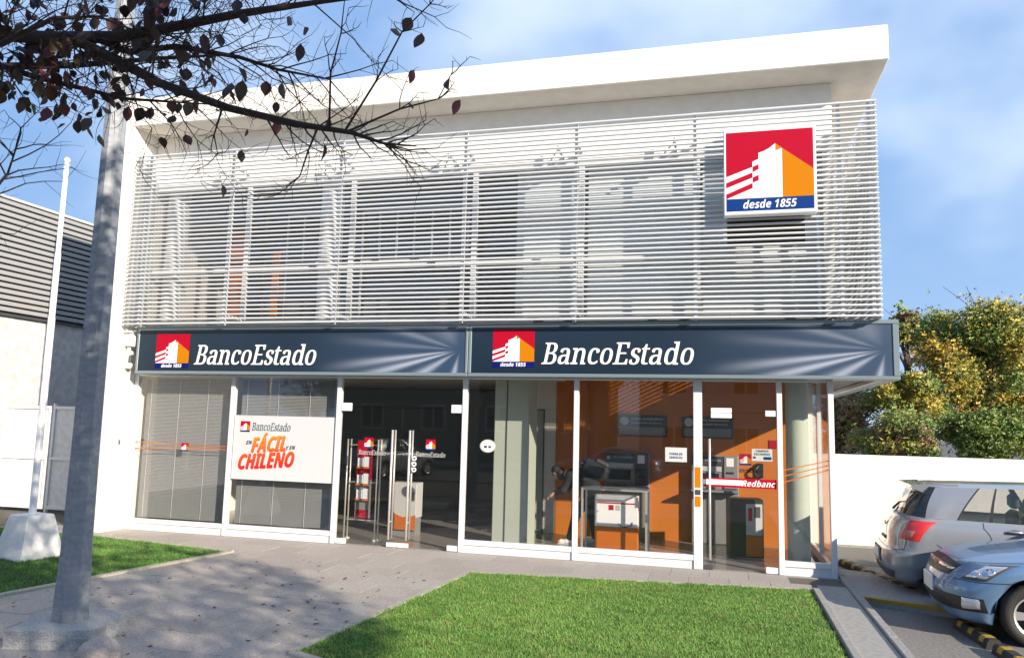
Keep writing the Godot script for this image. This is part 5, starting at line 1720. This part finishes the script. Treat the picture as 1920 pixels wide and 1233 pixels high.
	for l in [[Vector3(8.36, 2.975, 8.77), Vector3(8.47, 3.16, 8.76), Vector3(8.56, 3.36, 8.74), Vector3(8.66, 3.47, 8.72), Vector3(8.76, 3.58, 8.72)], [Vector3(8.38, 2.975, 8.77), Vector3(8.56, 3.06, 8.73), Vector3(8.70, 3.10, 8.7), Vector3(8.74, 3.2, 8.68)], [Vector3(8.30, 2.99, 8.78), Vector3(8.36, 3.14, 8.9), Vector3(8.42, 3.26, 8.95), Vector3(8.44, 3.40, 8.97)], [Vector3(8.25, 2.99, 8.78), Vector3(8.23, 2.90, 8.8), Vector3(8.20, 2.80, 8.8), Vector3(8.12, 2.74, 8.8)], [Vector3(7.85, 3.09, 8.81), Vector3(7.83, 2.98, 8.82), Vector3(7.86, 2.90, 8.83)]]:
		var lp := []
		for p in l:
			lp.append(p + o)
		var rr := []
		for k in lp.size():
			rr.append(lerpf(0.0048, 0.0016, float(k) / (lp.size() - 1)))
		tube(fs, lp, rr, 5)
		for k in range(1, lp.size()):
			for q in 2:
				limb(fs, r, lp[k], (lp[k] - lp[k - 1]).normalized() + Vector3(r.randf_range(-1, 1), r.randf_range(-0.7, 0.7), r.randf_range(-1, 1)) * 0.9, r.randf_range(0.06, 0.17), 0.0026, 1, nodes, 0.0, 4)
	part("branch", fs, M.bark, t)
	# single leaves
	var lm := []
	for k in 5:
		lm.append(leaf_shape(0.055 + 0.007 * k, 0.042 + 0.005 * (k % 3), 0.10 - 0.05 * (k % 4)))
	var skins := []
	for c in [Color(0.022, 0.008, 0.007), Color(0.055, 0.014, 0.011), Color(0.035, 0.016, 0.009), Color(0.12, 0.013, 0.012), Color(0.05, 0.034, 0.012), Color(0.014, 0.007, 0.007)]:
		var m := mat("plum_leaf_%d" % skins.size(), c, 0.55)
		m.backlight_enabled = true
		m.backlight = Color(0.25, 0.2, 0.2)
		skins.append(m)
	var placed := 0
	for k in 4000:
		if placed >= 290:
			break
		var p: Vector3 = tips[r.randi() % tips.size()] if r.randf() < 0.93 else nodes[r.randi() % nodes.size()]
		var wx := p.x - o.x
		var keep := 1.0 if wx < 7.15 else ((0.5 if wx < 7.7 else 0.2) if p.y > 3.25 else 0.10)
		if p.y < 2.98 and wx > 6.9:
			keep = 0.03
		if r.randf() > keep:
			continue
		put_leaf(t, p, lm[r.randi() % 5], skins[r.randi() % 6], r)
		placed += 1
	put_leaf(t, Vector3(8.753, 3.135, 8.60) + o, lm[3], skins[3], r)
	var lc := MultiMesh.new()
	lc.transform_format = MultiMesh.TRANSFORM_3D
	lc.use_colors = true
	lc.mesh = lm[1]
	lc.instance_count = 430
	for k in 430:
		var p: Vector3 = tips[r.randi() % tips.size()]
		while p.x - o.x > (7.05 if k % 3 else 7.4):
			p = tips[r.randi() % tips.size()]
		p += Vector3(r.randfn(), r.randfn(), r.randfn()) * 0.025
		var bb := Basis(Vector3.UP, r.randf() * TAU) * Basis(Vector3.RIGHT, r.randf_range(-0.9, 0.9)) * Basis(Vector3.BACK, r.randf_range(-0.7, 0.7))
		lc.set_instance_transform(k, Transform3D(bb.scaled(Vector3.ONE * r.randf_range(0.6, 1.25)), p))
		lc.set_instance_color(k, [Color(0.018, 0.007, 0.007), Color(0.04, 0.012, 0.010), Color(0.03, 0.017, 0.009), Color(0.06, 0.04, 0.015)][r.randi() % 4])
	var lo := MultiMeshInstance3D.new()
	lo.name = "leaf_cluster"
	lo.multimesh = lc
	lo.material_override = M.leaf
	lo.set_meta("kind", "stuff")
	t.add_child(lo, true)
	# the part of its crown above, out of the picture, that dapples the lamp post and pavement
	shade_crown(t, Vector3(4.6, 5.2, 8.9) + o, Vector3(2.0, 1.5, 1.6), 1200, 42, [Vector3(0.35, 2.75, -0.1), Vector3(0.9, 4.3, 0.1)])
	var t2 := thing("shade_tree", "round street tree behind the viewpoint shading the paved forecourt", "tree", Vector3(15.6, -0.1, 12.4))
	var s2 := S(true)
	tube(s2, [Vector3(0, 0, 0), Vector3(0.05, 1.2, 0), Vector3(0, 2.6, 0.05), Vector3(-0.1, 4.0, 0)], [0.16, 0.13, 0.11, 0.07], 10)
	part("trunk", s2, M.trunk_bark, t2)
	shade_crown(t2, Vector3(-0.7, 5.6, 0.2), Vector3(2.3, 1.3, 2.6), 2100, 43, [Vector3(-0.1, 3.4, 0), Vector3(-0.5, 4.6, 0)])
	var t3 := thing("shade_tree", "street tree whose crown hangs over the viewpoint and shades the lamp post", "tree", Vector3(11.6, -0.1, 13.4))
	var s3 := S(true)
	tube(s3, [Vector3(0, 0, 0), Vector3(-0.05, 1.2, 0), Vector3(0, 2.6, 0.05), Vector3(0.1, 4.0, 0)], [0.15, 0.12, 0.1, 0.07], 10)
	part("trunk", s3, M.trunk_bark, t3)
	shade_crown(t3, Vector3(-1.3, 5.75, -3.1), Vector3(2.1, 1.6, 1.7), 3600, 44, [Vector3(0.1, 3.4, 0), Vector3(-0.9, 4.9, -1.7)])

func put_leaf(t: Node3D, p: Vector3, m: Mesh, skin: Material, r: RandomNumberGenerator):
	var f := MeshInstance3D.new()
	f.name = "leaf"
	f.mesh = m
	f.material_override = skin
	f.position = p
	f.basis = Basis(Vector3.UP, r.randf() * TAU) * Basis(Vector3.RIGHT, r.randf_range(-0.6, 0.6)) * Basis(Vector3.BACK, r.randf_range(-0.5, 0.5))
	f.scale = Vector3.ONE * r.randf_range(0.72, 1.12)
	t.add_child(f, true)

func shade_crown(t: Node3D, c: Vector3, rad: Vector3, n: int, sd: int, stem: Array):
	var r := RandomNumberGenerator.new()
	r.seed = sd
	var s := S(true)
	var nodes := []
	tube(s, [stem[0], stem[1]], [0.07, 0.04], 7)
	for i in 9:
		var d := Vector3(r.randfn(), r.randfn() * 0.5 + 0.15, r.randfn()).normalized()
		limb(s, r, stem[1], d * rad, (d * rad).length() * 1.0, 0.03, 2, nodes, 0.0, 4)
	part("branch", s, M.bark, t)
	var mm := MultiMesh.new()
	mm.transform_format = MultiMesh.TRANSFORM_3D
	mm.use_colors = true
	mm.mesh = spray_shape()
	mm.instance_count = n
	for i in n:
		var p: Vector3
		if r.randf() < 0.5:
			p = nodes[r.randi() % nodes.size()]
			p = c + ((p - c) / rad).limit_length(1.0) * rad
		else:
			p = c + Vector3(r.randfn(), r.randfn(), r.randfn()).normalized() * rad * pow(r.randf(), 0.45)
		p += Vector3(r.randfn(), r.randfn(), r.randfn()) * 0.1
		mm.set_instance_transform(i, Transform3D(Basis(Vector3(r.randf_range(-1, 1), 1, r.randf_range(-1, 1)).normalized(), r.randf() * TAU).scaled(Vector3.ONE * r.randf_range(0.05, 0.10)), p))
		mm.set_instance_color(i, Color(0.05, 0.022, 0.016) * r.randf_range(0.6, 1.6))
	var o := MultiMeshInstance3D.new()
	o.name = "crown"
	o.multimesh = mm
	o.material_override = M.leaf
	o.set_meta("kind", "stuff")
	t.add_child(o, true)

# ---------------------------------------------------------------- across the street, seen only as reflections in the glass
func street_house(label: String, at: Vector3, w: float, h: float, d: float, wall: Material, roof: Material, nx: int, ny: int):
	var b := thing("street_building", label, "building", at)
	bxp("wall", b, Vector3(-w / 2, 0, 0), Vector3(w / 2, h, d), wall)
	bxp("roof", b, Vector3(-w / 2 - 0.3, h + 0.003, -0.3), Vector3(w / 2 + 0.3, h + 0.5, d + 0.3), roof)
	for i in nx:
		for j in ny:
			var x := -w / 2 + w * (i + 0.5) / nx
			var y := h * (j + 0.5) / ny
			var wn := bxp("window", b, Vector3(x - 0.7, y - 0.7, -0.04), Vector3(x + 0.7, y + 0.7, -0.002), M.white_metal)
			bxp("pane", wn, Vector3(x - 0.62, y - 0.62, -0.05), Vector3(x - 0.04, y + 0.62, -0.041), M.far_window)
			bxp("pane", wn, Vector3(x + 0.04, y - 0.62, -0.05), Vector3(x + 0.62, y + 0.62, -0.041), M.far_window)

func build_street():
	struct("road", flat_poly(PackedVector2Array([Vector2(-80, 15.5), Vector2(90, 15.5), Vector2(90, 24), Vector2(-80, 24)]), -0.199, -0.16), M.asphalt)
	struct("sidewalk", flat_poly(PackedVector2Array([Vector2(-80, 24.1), Vector2(90, 24.1), Vector2(90, 28), Vector2(-80, 28)]), -0.199, -0.04), M.concrete)
	street_house("dark grey house across the street mirrored in the double doors", Vector3(-4, -0.1, 30), 15, 4.6, 8, M.room_grey, M.roof_red, 4, 1)
	street_house("white two-storey house across the street mirrored in the windows", Vector3(11, -0.1, 31), 11, 6.0, 8, M.grey_plaster, M.room_grey, 3, 2)
	street_house("brick house across the street mirrored in the right windows", Vector3(26, -0.1, 30), 14, 5.0, 8, M.brick_far, M.room_grey, 4, 1)
	for a in [[Vector3(-11, -0.05, 26), 61, "bare street tree opposite, mirrored at the left"], [Vector3(2, -0.05, 26), 62, "bare street tree opposite, mirrored beside the doors"], [Vector3(17, -0.05, 26), 63, "bare street tree opposite, mirrored at the right"]]:
		crown_tree("street_tree", a[2], a[0], 6.0, Vector3(2.2, 2.0, 2.0), 1500, 0.10, [Color(0.06, 0.04, 0.02), Color(0.05, 0.05, 0.02)], a[1], "bare trees across the street", 0.7)
	var sil: Node3D = get_node("hatchback_car")
	var blu: Node3D = get_node("sedan_car")
	copy(sil, Vector3(-2.6, -0.15, 16.8), -PI / 2 + 0.35, "silver hatchback parked across, mirrored in the leftmost window")
	copy(blu, Vector3(5.6, -0.15, 18.4), PI + 0.1, "blue sedan parked at the far kerb, mirrored in the double doors")
	copy(sil, Vector3(13.4, -0.15, 19.0), 0.05, "silver hatchback parked at the far kerb, mirrored in the right windows")
	var bl := thing("ball_bollard", "round grey concrete bollard mirrored in the wide window", "bollard", Vector3(7.0, -0.012, 7.6))
	var s := S(true)
	lathe(s, [[0.0, 0.0], [0.13, 0.005], [0.11, 0.04], [0.2, 0.12], [0.25, 0.25], [0.22, 0.4], [0.12, 0.49], [0.0, 0.51]], 24)
	part("ball", s, M.concrete, bl)

# ---------------------------------------------------------------- lawns
func tuft() -> ArrayMesh:
	var s := S()
	var r := RandomNumberGenerator.new()
	r.seed = 4
	for k in 7:
		var a := r.randf() * TAU
		var b := Vector3(r.randf_range(-1, 1), 0, r.randf_range(-1, 1)) * 0.022
		var d := Vector3(cos(a), 0, sin(a))
		var h := r.randf_range(0.028, 0.05)
		var lean := r.randf_range(0.2, 1.0)
		var sd := Vector3(-d.z, 0, d.x) * 0.0028
		var m := b + Vector3(0, h * 0.6, 0) + d * h * 0.3 * lean
		var t := b + Vector3(0, h, 0) + d * h * 0.85 * lean
		quad(s, b - sd, b + sd, m + sd * 0.8, m - sd * 0.8)
		tri(s, m - sd * 0.8, m + sd * 0.8, t)
	return done(s)

func build_lawns():
	var mesh := tuft()
	var n1 := FastNoiseLite.new()
	n1.seed = 9
	n1.frequency = 0.55
	var n2 := FastNoiseLite.new()
	n2.seed = 19
	n2.frequency = 2.6
	for k in 2:
		var poly: Array = [LAWN_R, LAWN_L][k]
		var lawn := thing("lawn", ["sunlit green lawn panel in front of the right-hand windows", "lawn panel round the flagpole at the left, shade tinted into its green"][k], "lawn", Vector3.ZERO)
		lawn.set_meta("kind", "stuff")
		part("soil", flat_poly(PackedVector2Array(poly), -0.1, 0.004), M.soil, lawn)
		var lo: Vector2 = [Vector2(6.3, 1.0), Vector2(-3.2, 0.6)][k]
		var hi: Vector2 = [Vector2(10.76, 5.7), Vector2(2.97, 5.6)][k]
		var want: int = [62000, 36000][k]
		var xs := []
		while xs.size() < want:
			var p := Vector2(rng.randf_range(lo.x, hi.x), rng.randf_range(lo.y, hi.y))
			if inside(p, poly, 0.04 + 0.035 * n2.get_noise_2dv(p * 3.0)):
				xs.append(p)
		var mm := MultiMesh.new()
		mm.transform_format = MultiMesh.TRANSFORM_3D
		mm.use_colors = true
		mm.mesh = mesh
		mm.instance_count = want
		for i in want:
			var p: Vector2 = xs[i]
			var a := n1.get_noise_2dv(p) * 0.5 + 0.5
			var b := n2.get_noise_2dv(p) * 0.5 + 0.5
			var sc := rng.randf_range(0.55, 1.05) * (0.85 + 0.4 * b)
			mm.set_instance_transform(i, Transform3D(Basis(Vector3.UP, rng.randf() * TAU).scaled(Vector3(sc, sc * rng.randf_range(0.7, 1.15), sc)), Vector3(p.x, 0.0, p.y)))
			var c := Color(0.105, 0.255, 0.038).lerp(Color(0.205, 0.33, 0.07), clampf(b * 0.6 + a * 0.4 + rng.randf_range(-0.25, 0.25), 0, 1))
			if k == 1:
				c = c * Color(0.7, 0.82, 0.8)  # left lawn lies partly in shade; that shade is mixed into the blade colour
			if rng.randf() < 0.04 + 0.3 * smoothstep(0.62, 0.8, n2.get_noise_2dv(p * 0.8 + Vector2(40, 3)) * 0.5 + 0.5):
				c = Color(0.27, 0.25, 0.09)
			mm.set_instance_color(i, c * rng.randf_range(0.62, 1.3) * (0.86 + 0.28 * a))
		var o := MultiMeshInstance3D.new()
		o.name = "grass"
		o.multimesh = mm
		o.material_override = M.blade
		o.set_meta("kind", "stuff")
		lawn.add_child(o, true)

func build_litter():
	var mm := MultiMesh.new()
	mm.transform_format = MultiMesh.TRANSFORM_3D
	mm.use_colors = true
	mm.mesh = leaf_shape(0.06, 0.035, 0.15)
	var ps := []
	while ps.size() < 150:
		var p := Vector2(rng.randf_range(2.4, 7.5), rng.randf_range(1.4, 6.8))
		if inside(p, LAWN_R, 0.0) and rng.randf() < 0.75:
			continue
		if p.x > 6.4 and p.y < 4.5 and rng.randf() < 0.8:
			continue
		ps.append(p)
	mm.instance_count = ps.size()
	for i in ps.size():
		var y := 0.045 if inside(ps[i], LAWN_R) or inside(ps[i], LAWN_L) else 0.008
		var b := Basis(Vector3.UP, rng.randf() * TAU) * Basis(Vector3.RIGHT, PI / 2 + rng.randf_range(-0.3, 0.3))
		mm.set_instance_transform(i, Transform3D(b.scaled(Vector3.ONE * rng.randf_range(0.5, 1.05)), Vector3(ps[i].x, y, ps[i].y)))
		mm.set_instance_color(i, [Color(0.07, 0.03, 0.02), Color(0.12, 0.04, 0.025), Color(0.05, 0.03, 0.02), Color(0.28, 0.2, 0.06)][[0, 0, 0, 1, 1, 2, 2, 3][rng.randi() % 8]])
	var o := MultiMeshInstance3D.new()
	o.name = "fallen_leaves"
	o.multimesh = mm
	o.material_override = M.leaf
	add_child(o)
	tag(o, "small dark fallen leaves scattered over the shaded paving", "leaves")
	o.set_meta("kind", "stuff")

# ---------------------------------------------------------------- a figure: smooth skin over tapered bones
func skin_mesh(bones: Array, cell: float, k: float) -> ArrayMesh:
	# bones: [from, to, radius at from, radius at to]; the joined field is meshed with one vertex per crossed cell
	var bb := AABB(bones[0][0], Vector3.ZERO)
	for b in bones:
		for q in 2:
			var rr: float = b[2 + q]
			bb = bb.merge(AABB(b[q] - Vector3.ONE * (rr + cell * 3.0 + k), Vector3.ONE * 2.0 * (rr + cell * 3.0 + k)))
	var nx := int(bb.size.x / cell) + 2
	var ny := int(bb.size.y / cell) + 2
	var nz := int(bb.size.z / cell) + 2
	var f := PackedFloat32Array()
	f.resize(nx * ny * nz)
	f.fill(1.0)
	for b in bones:
		var a: Vector3 = b[0]
		var c: Vector3 = b[1]
		var ra: float = b[2]
		var rc: float = b[3]
		var m := maxf(ra, rc) + k + cell * 2.0
		var lo := (a.min(c) - Vector3.ONE * m - bb.position) / cell
		var hi := (a.max(c) + Vector3.ONE * m - bb.position) / cell
		var ac := c - a
		var l2 := maxf(ac.length_squared(), 0.000001)
		for z in range(maxi(0, int(lo.z)), mini(nz, int(hi.z) + 1)):
			for y in range(maxi(0, int(lo.y)), mini(ny, int(hi.y) + 1)):
				for x in range(maxi(0, int(lo.x)), mini(nx, int(hi.x) + 1)):
					var p := bb.position + Vector3(x, y, z) * cell
					var t := clampf((p - a).dot(ac) / l2, 0.0, 1.0)
					var d := p.distance_to(a + ac * t) - lerpf(ra, rc, t)
					var i := (z * ny + y) * nx + x
					var e := f[i]
					var h := clampf(0.5 + 0.5 * (e - d) / k, 0.0, 1.0)
					f[i] = lerpf(e, d, h) - k * h * (1.0 - h)
	var at := {}
	var vs := PackedVector3Array()
	var ns := PackedVector3Array()
	var ix := PackedInt32Array()
	var corner := [0, 1, nx, nx + 1, nx * ny, nx * ny + 1, nx * ny + nx, nx * ny + nx + 1]
	for z in nz - 1:
		for y in ny - 1:
			for x in nx - 1:
				var i := (z * ny + y) * nx + x
				var n := 0
				for q in 8:
					if f[i + corner[q]] < 0.0:
						n += 1
				if n == 0 or n == 8:
					continue
				var sum := Vector3.ZERO
				var cnt := 0
				for q in 8:
					for ax in 3:
						if q & (1 << ax):
							continue
						var r := q | (1 << ax)
						var fa := f[i + corner[q]]
						var fb := f[i + corner[r]]
						if (fa < 0.0) != (fb < 0.0):
							var s := fa / (fa - fb)
							var v := Vector3(q & 1, (q >> 1) & 1, (q >> 2) & 1)
							v[ax] = s
							sum += v
							cnt += 1
				var g := Vector3(f[i + 1] - f[i], f[i + nx] - f[i], f[i + nx * ny] - f[i])
				at[i] = vs.size()
				vs.append(bb.position + (Vector3(x, y, z) + sum / cnt) * cell)
				ns.append(g.normalized())
	var step := [1, nx, nx * ny]
	for i in at:
		for ax in 3:
			var u: int = step[(ax + 1) % 3]
			var w: int = step[(ax + 2) % 3]
			var fa := f[i]
			var fb := f[i + step[ax]]
			if (fa < 0.0) == (fb < 0.0):
				continue
			if not (at.has(i - u) and at.has(i - w) and at.has(i - u - w)):
				continue
			var q := [at[i], at[i - u], at[i - u - w], at[i - w]]
			if fa < 0.0:
				for k2 in [0, 2, 1, 0, 3, 2]:
					ix.append(q[k2])
			else:
				for k2 in [0, 1, 2, 0, 2, 3]:
					ix.append(q[k2])
	var ar := []
	ar.resize(Mesh.ARRAY_MAX)
	ar[Mesh.ARRAY_VERTEX] = vs
	ar[Mesh.ARRAY_NORMAL] = ns
	ar[Mesh.ARRAY_INDEX] = ix
	var am := ArrayMesh.new()
	am.add_surface_from_arrays(Mesh.PRIMITIVE_TRIANGLES, ar)
	return am

func build_person():
	mat("skin", Color(0.42, 0.25, 0.18), 0.55)
	mat("black_cloth", Color(0.012, 0.012, 0.015), 0.85)
	mat("navy_cloth", Color(0.016, 0.018, 0.028), 0.85)
	mat("hair", Color(0.015, 0.011, 0.009), 0.6)
	var o := Vector3(7.45, 0.004, -1.52)
	var p := thing("person", "person in black clothes and white trainers bent forward inside, wearing a black rucksack", "person", o)
	var P := func(x, y, z): return Vector3(x, y, z) - Vector3(7.45, 0.0, -1.52)
	var hipl: Vector3 = P.call(7.70, 0.86, -1.43)
	var hipr: Vector3 = P.call(7.70, 0.86, -1.60)
	var knl: Vector3 = P.call(7.44, 0.49, -1.41)
	var knr: Vector3 = P.call(7.66, 0.46, -1.61)
	var anl: Vector3 = P.call(7.34, 0.10, -1.40)
	var anr: Vector3 = P.call(7.72, 0.10, -1.62)
	var belly: Vector3 = P.call(7.60, 0.98, -1.515)
	var chest: Vector3 = P.call(7.42, 1.08, -1.52)
	var shl: Vector3 = P.call(7.34, 1.10, -1.36)
	var shr: Vector3 = P.call(7.34, 1.10, -1.69)
	var neck: Vector3 = P.call(7.27, 1.13, -1.525)
	var head: Vector3 = P.call(7.13, 1.11, -1.53)
	var ell: Vector3 = P.call(7.23, 0.86, -1.34)
	var elr: Vector3 = P.call(7.23, 0.86, -1.72)
	var hal: Vector3 = P.call(7.06, 0.80, -1.40)
	var har: Vector3 = P.call(7.05, 0.83, -1.65)
	var skin := [[chest, neck, 0.09, 0.055], [neck, head, 0.055, 0.075], [head, head + Vector3(-0.055, 0.03, 0), 0.085, 0.085], [head + Vector3(-0.05, -0.05, 0), head + Vector3(-0.08, -0.055, 0), 0.05, 0.035], [head + Vector3(-0.09, -0.085, 0), head + Vector3(-0.09, -0.09, 0), 0.016, 0.014],
		[shl, ell, 0.05, 0.038], [ell, hal, 0.038, 0.026], [shr, elr, 0.05, 0.038], [elr, har, 0.038, 0.026], [belly, chest, 0.1, 0.11], [hipl, knl, 0.08, 0.055], [hipr, knr, 0.08, 0.055], [knl, anl, 0.05, 0.035], [knr, anr, 0.05, 0.035], [hipl, belly, 0.09, 0.09], [hipr, belly, 0.09, 0.09]]
	for s in [[hal, -1.0], [har, 1.0]]:
		var h: Vector3 = s[0]
		var dir := Vector3(-0.75, -0.62, 0).normalized()
		skin.append([h, h + dir * 0.07, 0.026, 0.03])
		for k in 4:
			var side := Vector3(0, 0, (k - 1.5) * 0.021)
			var a := h + dir * 0.085 + side
			var l: float = [0.036, 0.042, 0.04, 0.03][k]
			var b := a + dir * l
			var c := b + (dir + Vector3(0.5, -0.35, 0)).normalized() * l * 0.8
			skin.append([a, b, 0.0095, 0.009])
			skin.append([b, c, 0.009, 0.008])
		var tb := h + dir * 0.03 + Vector3(0, 0, -0.028 * s[1])
		skin.append([tb, tb + (dir + Vector3(0, 0, -0.7 * s[1])).normalized() * 0.05, 0.012, 0.0095])
	part("body", skin_mesh(skin, 0.0095, 0.012), M.skin, p)
	part("jacket", skin_mesh([[belly + Vector3(0.06, -0.05, 0), chest, 0.155, 0.155], [chest, shl, 0.11, 0.075], [chest, shr, 0.11, 0.075], [chest, neck + Vector3(0.03, -0.01, 0), 0.11, 0.075], [shl, ell, 0.072, 0.056], [shr, elr, 0.072, 0.056], [ell, hal + Vector3(0.04, 0.014, 0), 0.055, 0.043], [elr, har + Vector3(0.04, 0.012, 0), 0.055, 0.043]], 0.016, 0.03), M.black_cloth, p)
	part("trousers", skin_mesh([[hipl, knl, 0.105, 0.075], [hipr, knr, 0.105, 0.075], [knl, anl + Vector3(0, 0.01, 0), 0.073, 0.06], [knr, anr + Vector3(0, 0.01, 0), 0.073, 0.06], [hipl, hipr, 0.11, 0.11], [hipl, belly, 0.11, 0.11], [hipr, belly, 0.11, 0.11]], 0.016, 0.03), M.navy_cloth, p)
	for a in [anl, anr]:
		var f: Vector3 = a
		var sh := part("shoe", skin_mesh([[f + Vector3(0.03, -0.05, 0), f + Vector3(-0.15, -0.062, 0), 0.042, 0.036], [f + Vector3(0.0, 0.0, 0), f + Vector3(-0.05, -0.045, 0), 0.045, 0.04], [f + Vector3(-0.15, -0.06, 0), f + Vector3(-0.17, -0.064, 0), 0.036, 0.03]], 0.011, 0.02), M.white_paint, p)
		bxp("sole", sh, f + Vector3(-0.20, -0.104, -0.042), f + Vector3(0.07, -0.082, 0.042), M.pale_grey, 0.008)
	part("hair", skin_mesh([[head + Vector3(0.0, 0.015, 0), head + Vector3(-0.06, 0.055, 0), 0.092, 0.088], [head + Vector3(0.02, -0.02, 0), head + Vector3(0.02, 0.02, 0), 0.08, 0.085]], 0.014, 0.02), M.hair, p)
	for z in [-0.03, 0.03]:
		var ey := S(true)
		lathe(ey, [[0.0, -0.009], [0.009, 0.0], [0.0, 0.009]], 8, Transform3D(Basis.IDENTITY, head + Vector3(-0.125, -0.025, z)))
		part("eye", ey, M.dark_print, p)
	# rucksack on the back
	var bp := thing("rucksack", "black rucksack on the back of the person bent forward inside", "rucksack", Vector3(7.69, 1.10, -1.52), 0.0)
	var tl := Transform3D(Basis(Vector3.BACK, -0.42), Vector3.ZERO)
	var bs := S()
	cbox(bs, Vector3(-0.25, 0.0, -0.16), Vector3(0.21, 0.25, 0.16), 0.07, tl)
	part("bag", bs, M.black_plastic, bp)
	var pk := S()
	cbox(pk, Vector3(-0.06, 0.22, -0.12), Vector3(0.17, 0.30, 0.12), 0.03, tl)
	part("pocket", pk, M.dark_grey, bp)
	for z in [-0.1, 0.1]:
		var sr := S(true)
		tube(sr, [tl * Vector3(-0.2, 0.14, z), tl * Vector3(-0.30, 0.10, z), Vector3(-0.36, 0.03, z), Vector3(-0.34, -0.1, z * 1.1), Vector3(-0.22, -0.17, z * 1.3)], [0.014, 0.014, 0.014, 0.012, 0.010], 6)
		part("strap", sr, M.dark_grey, bp)
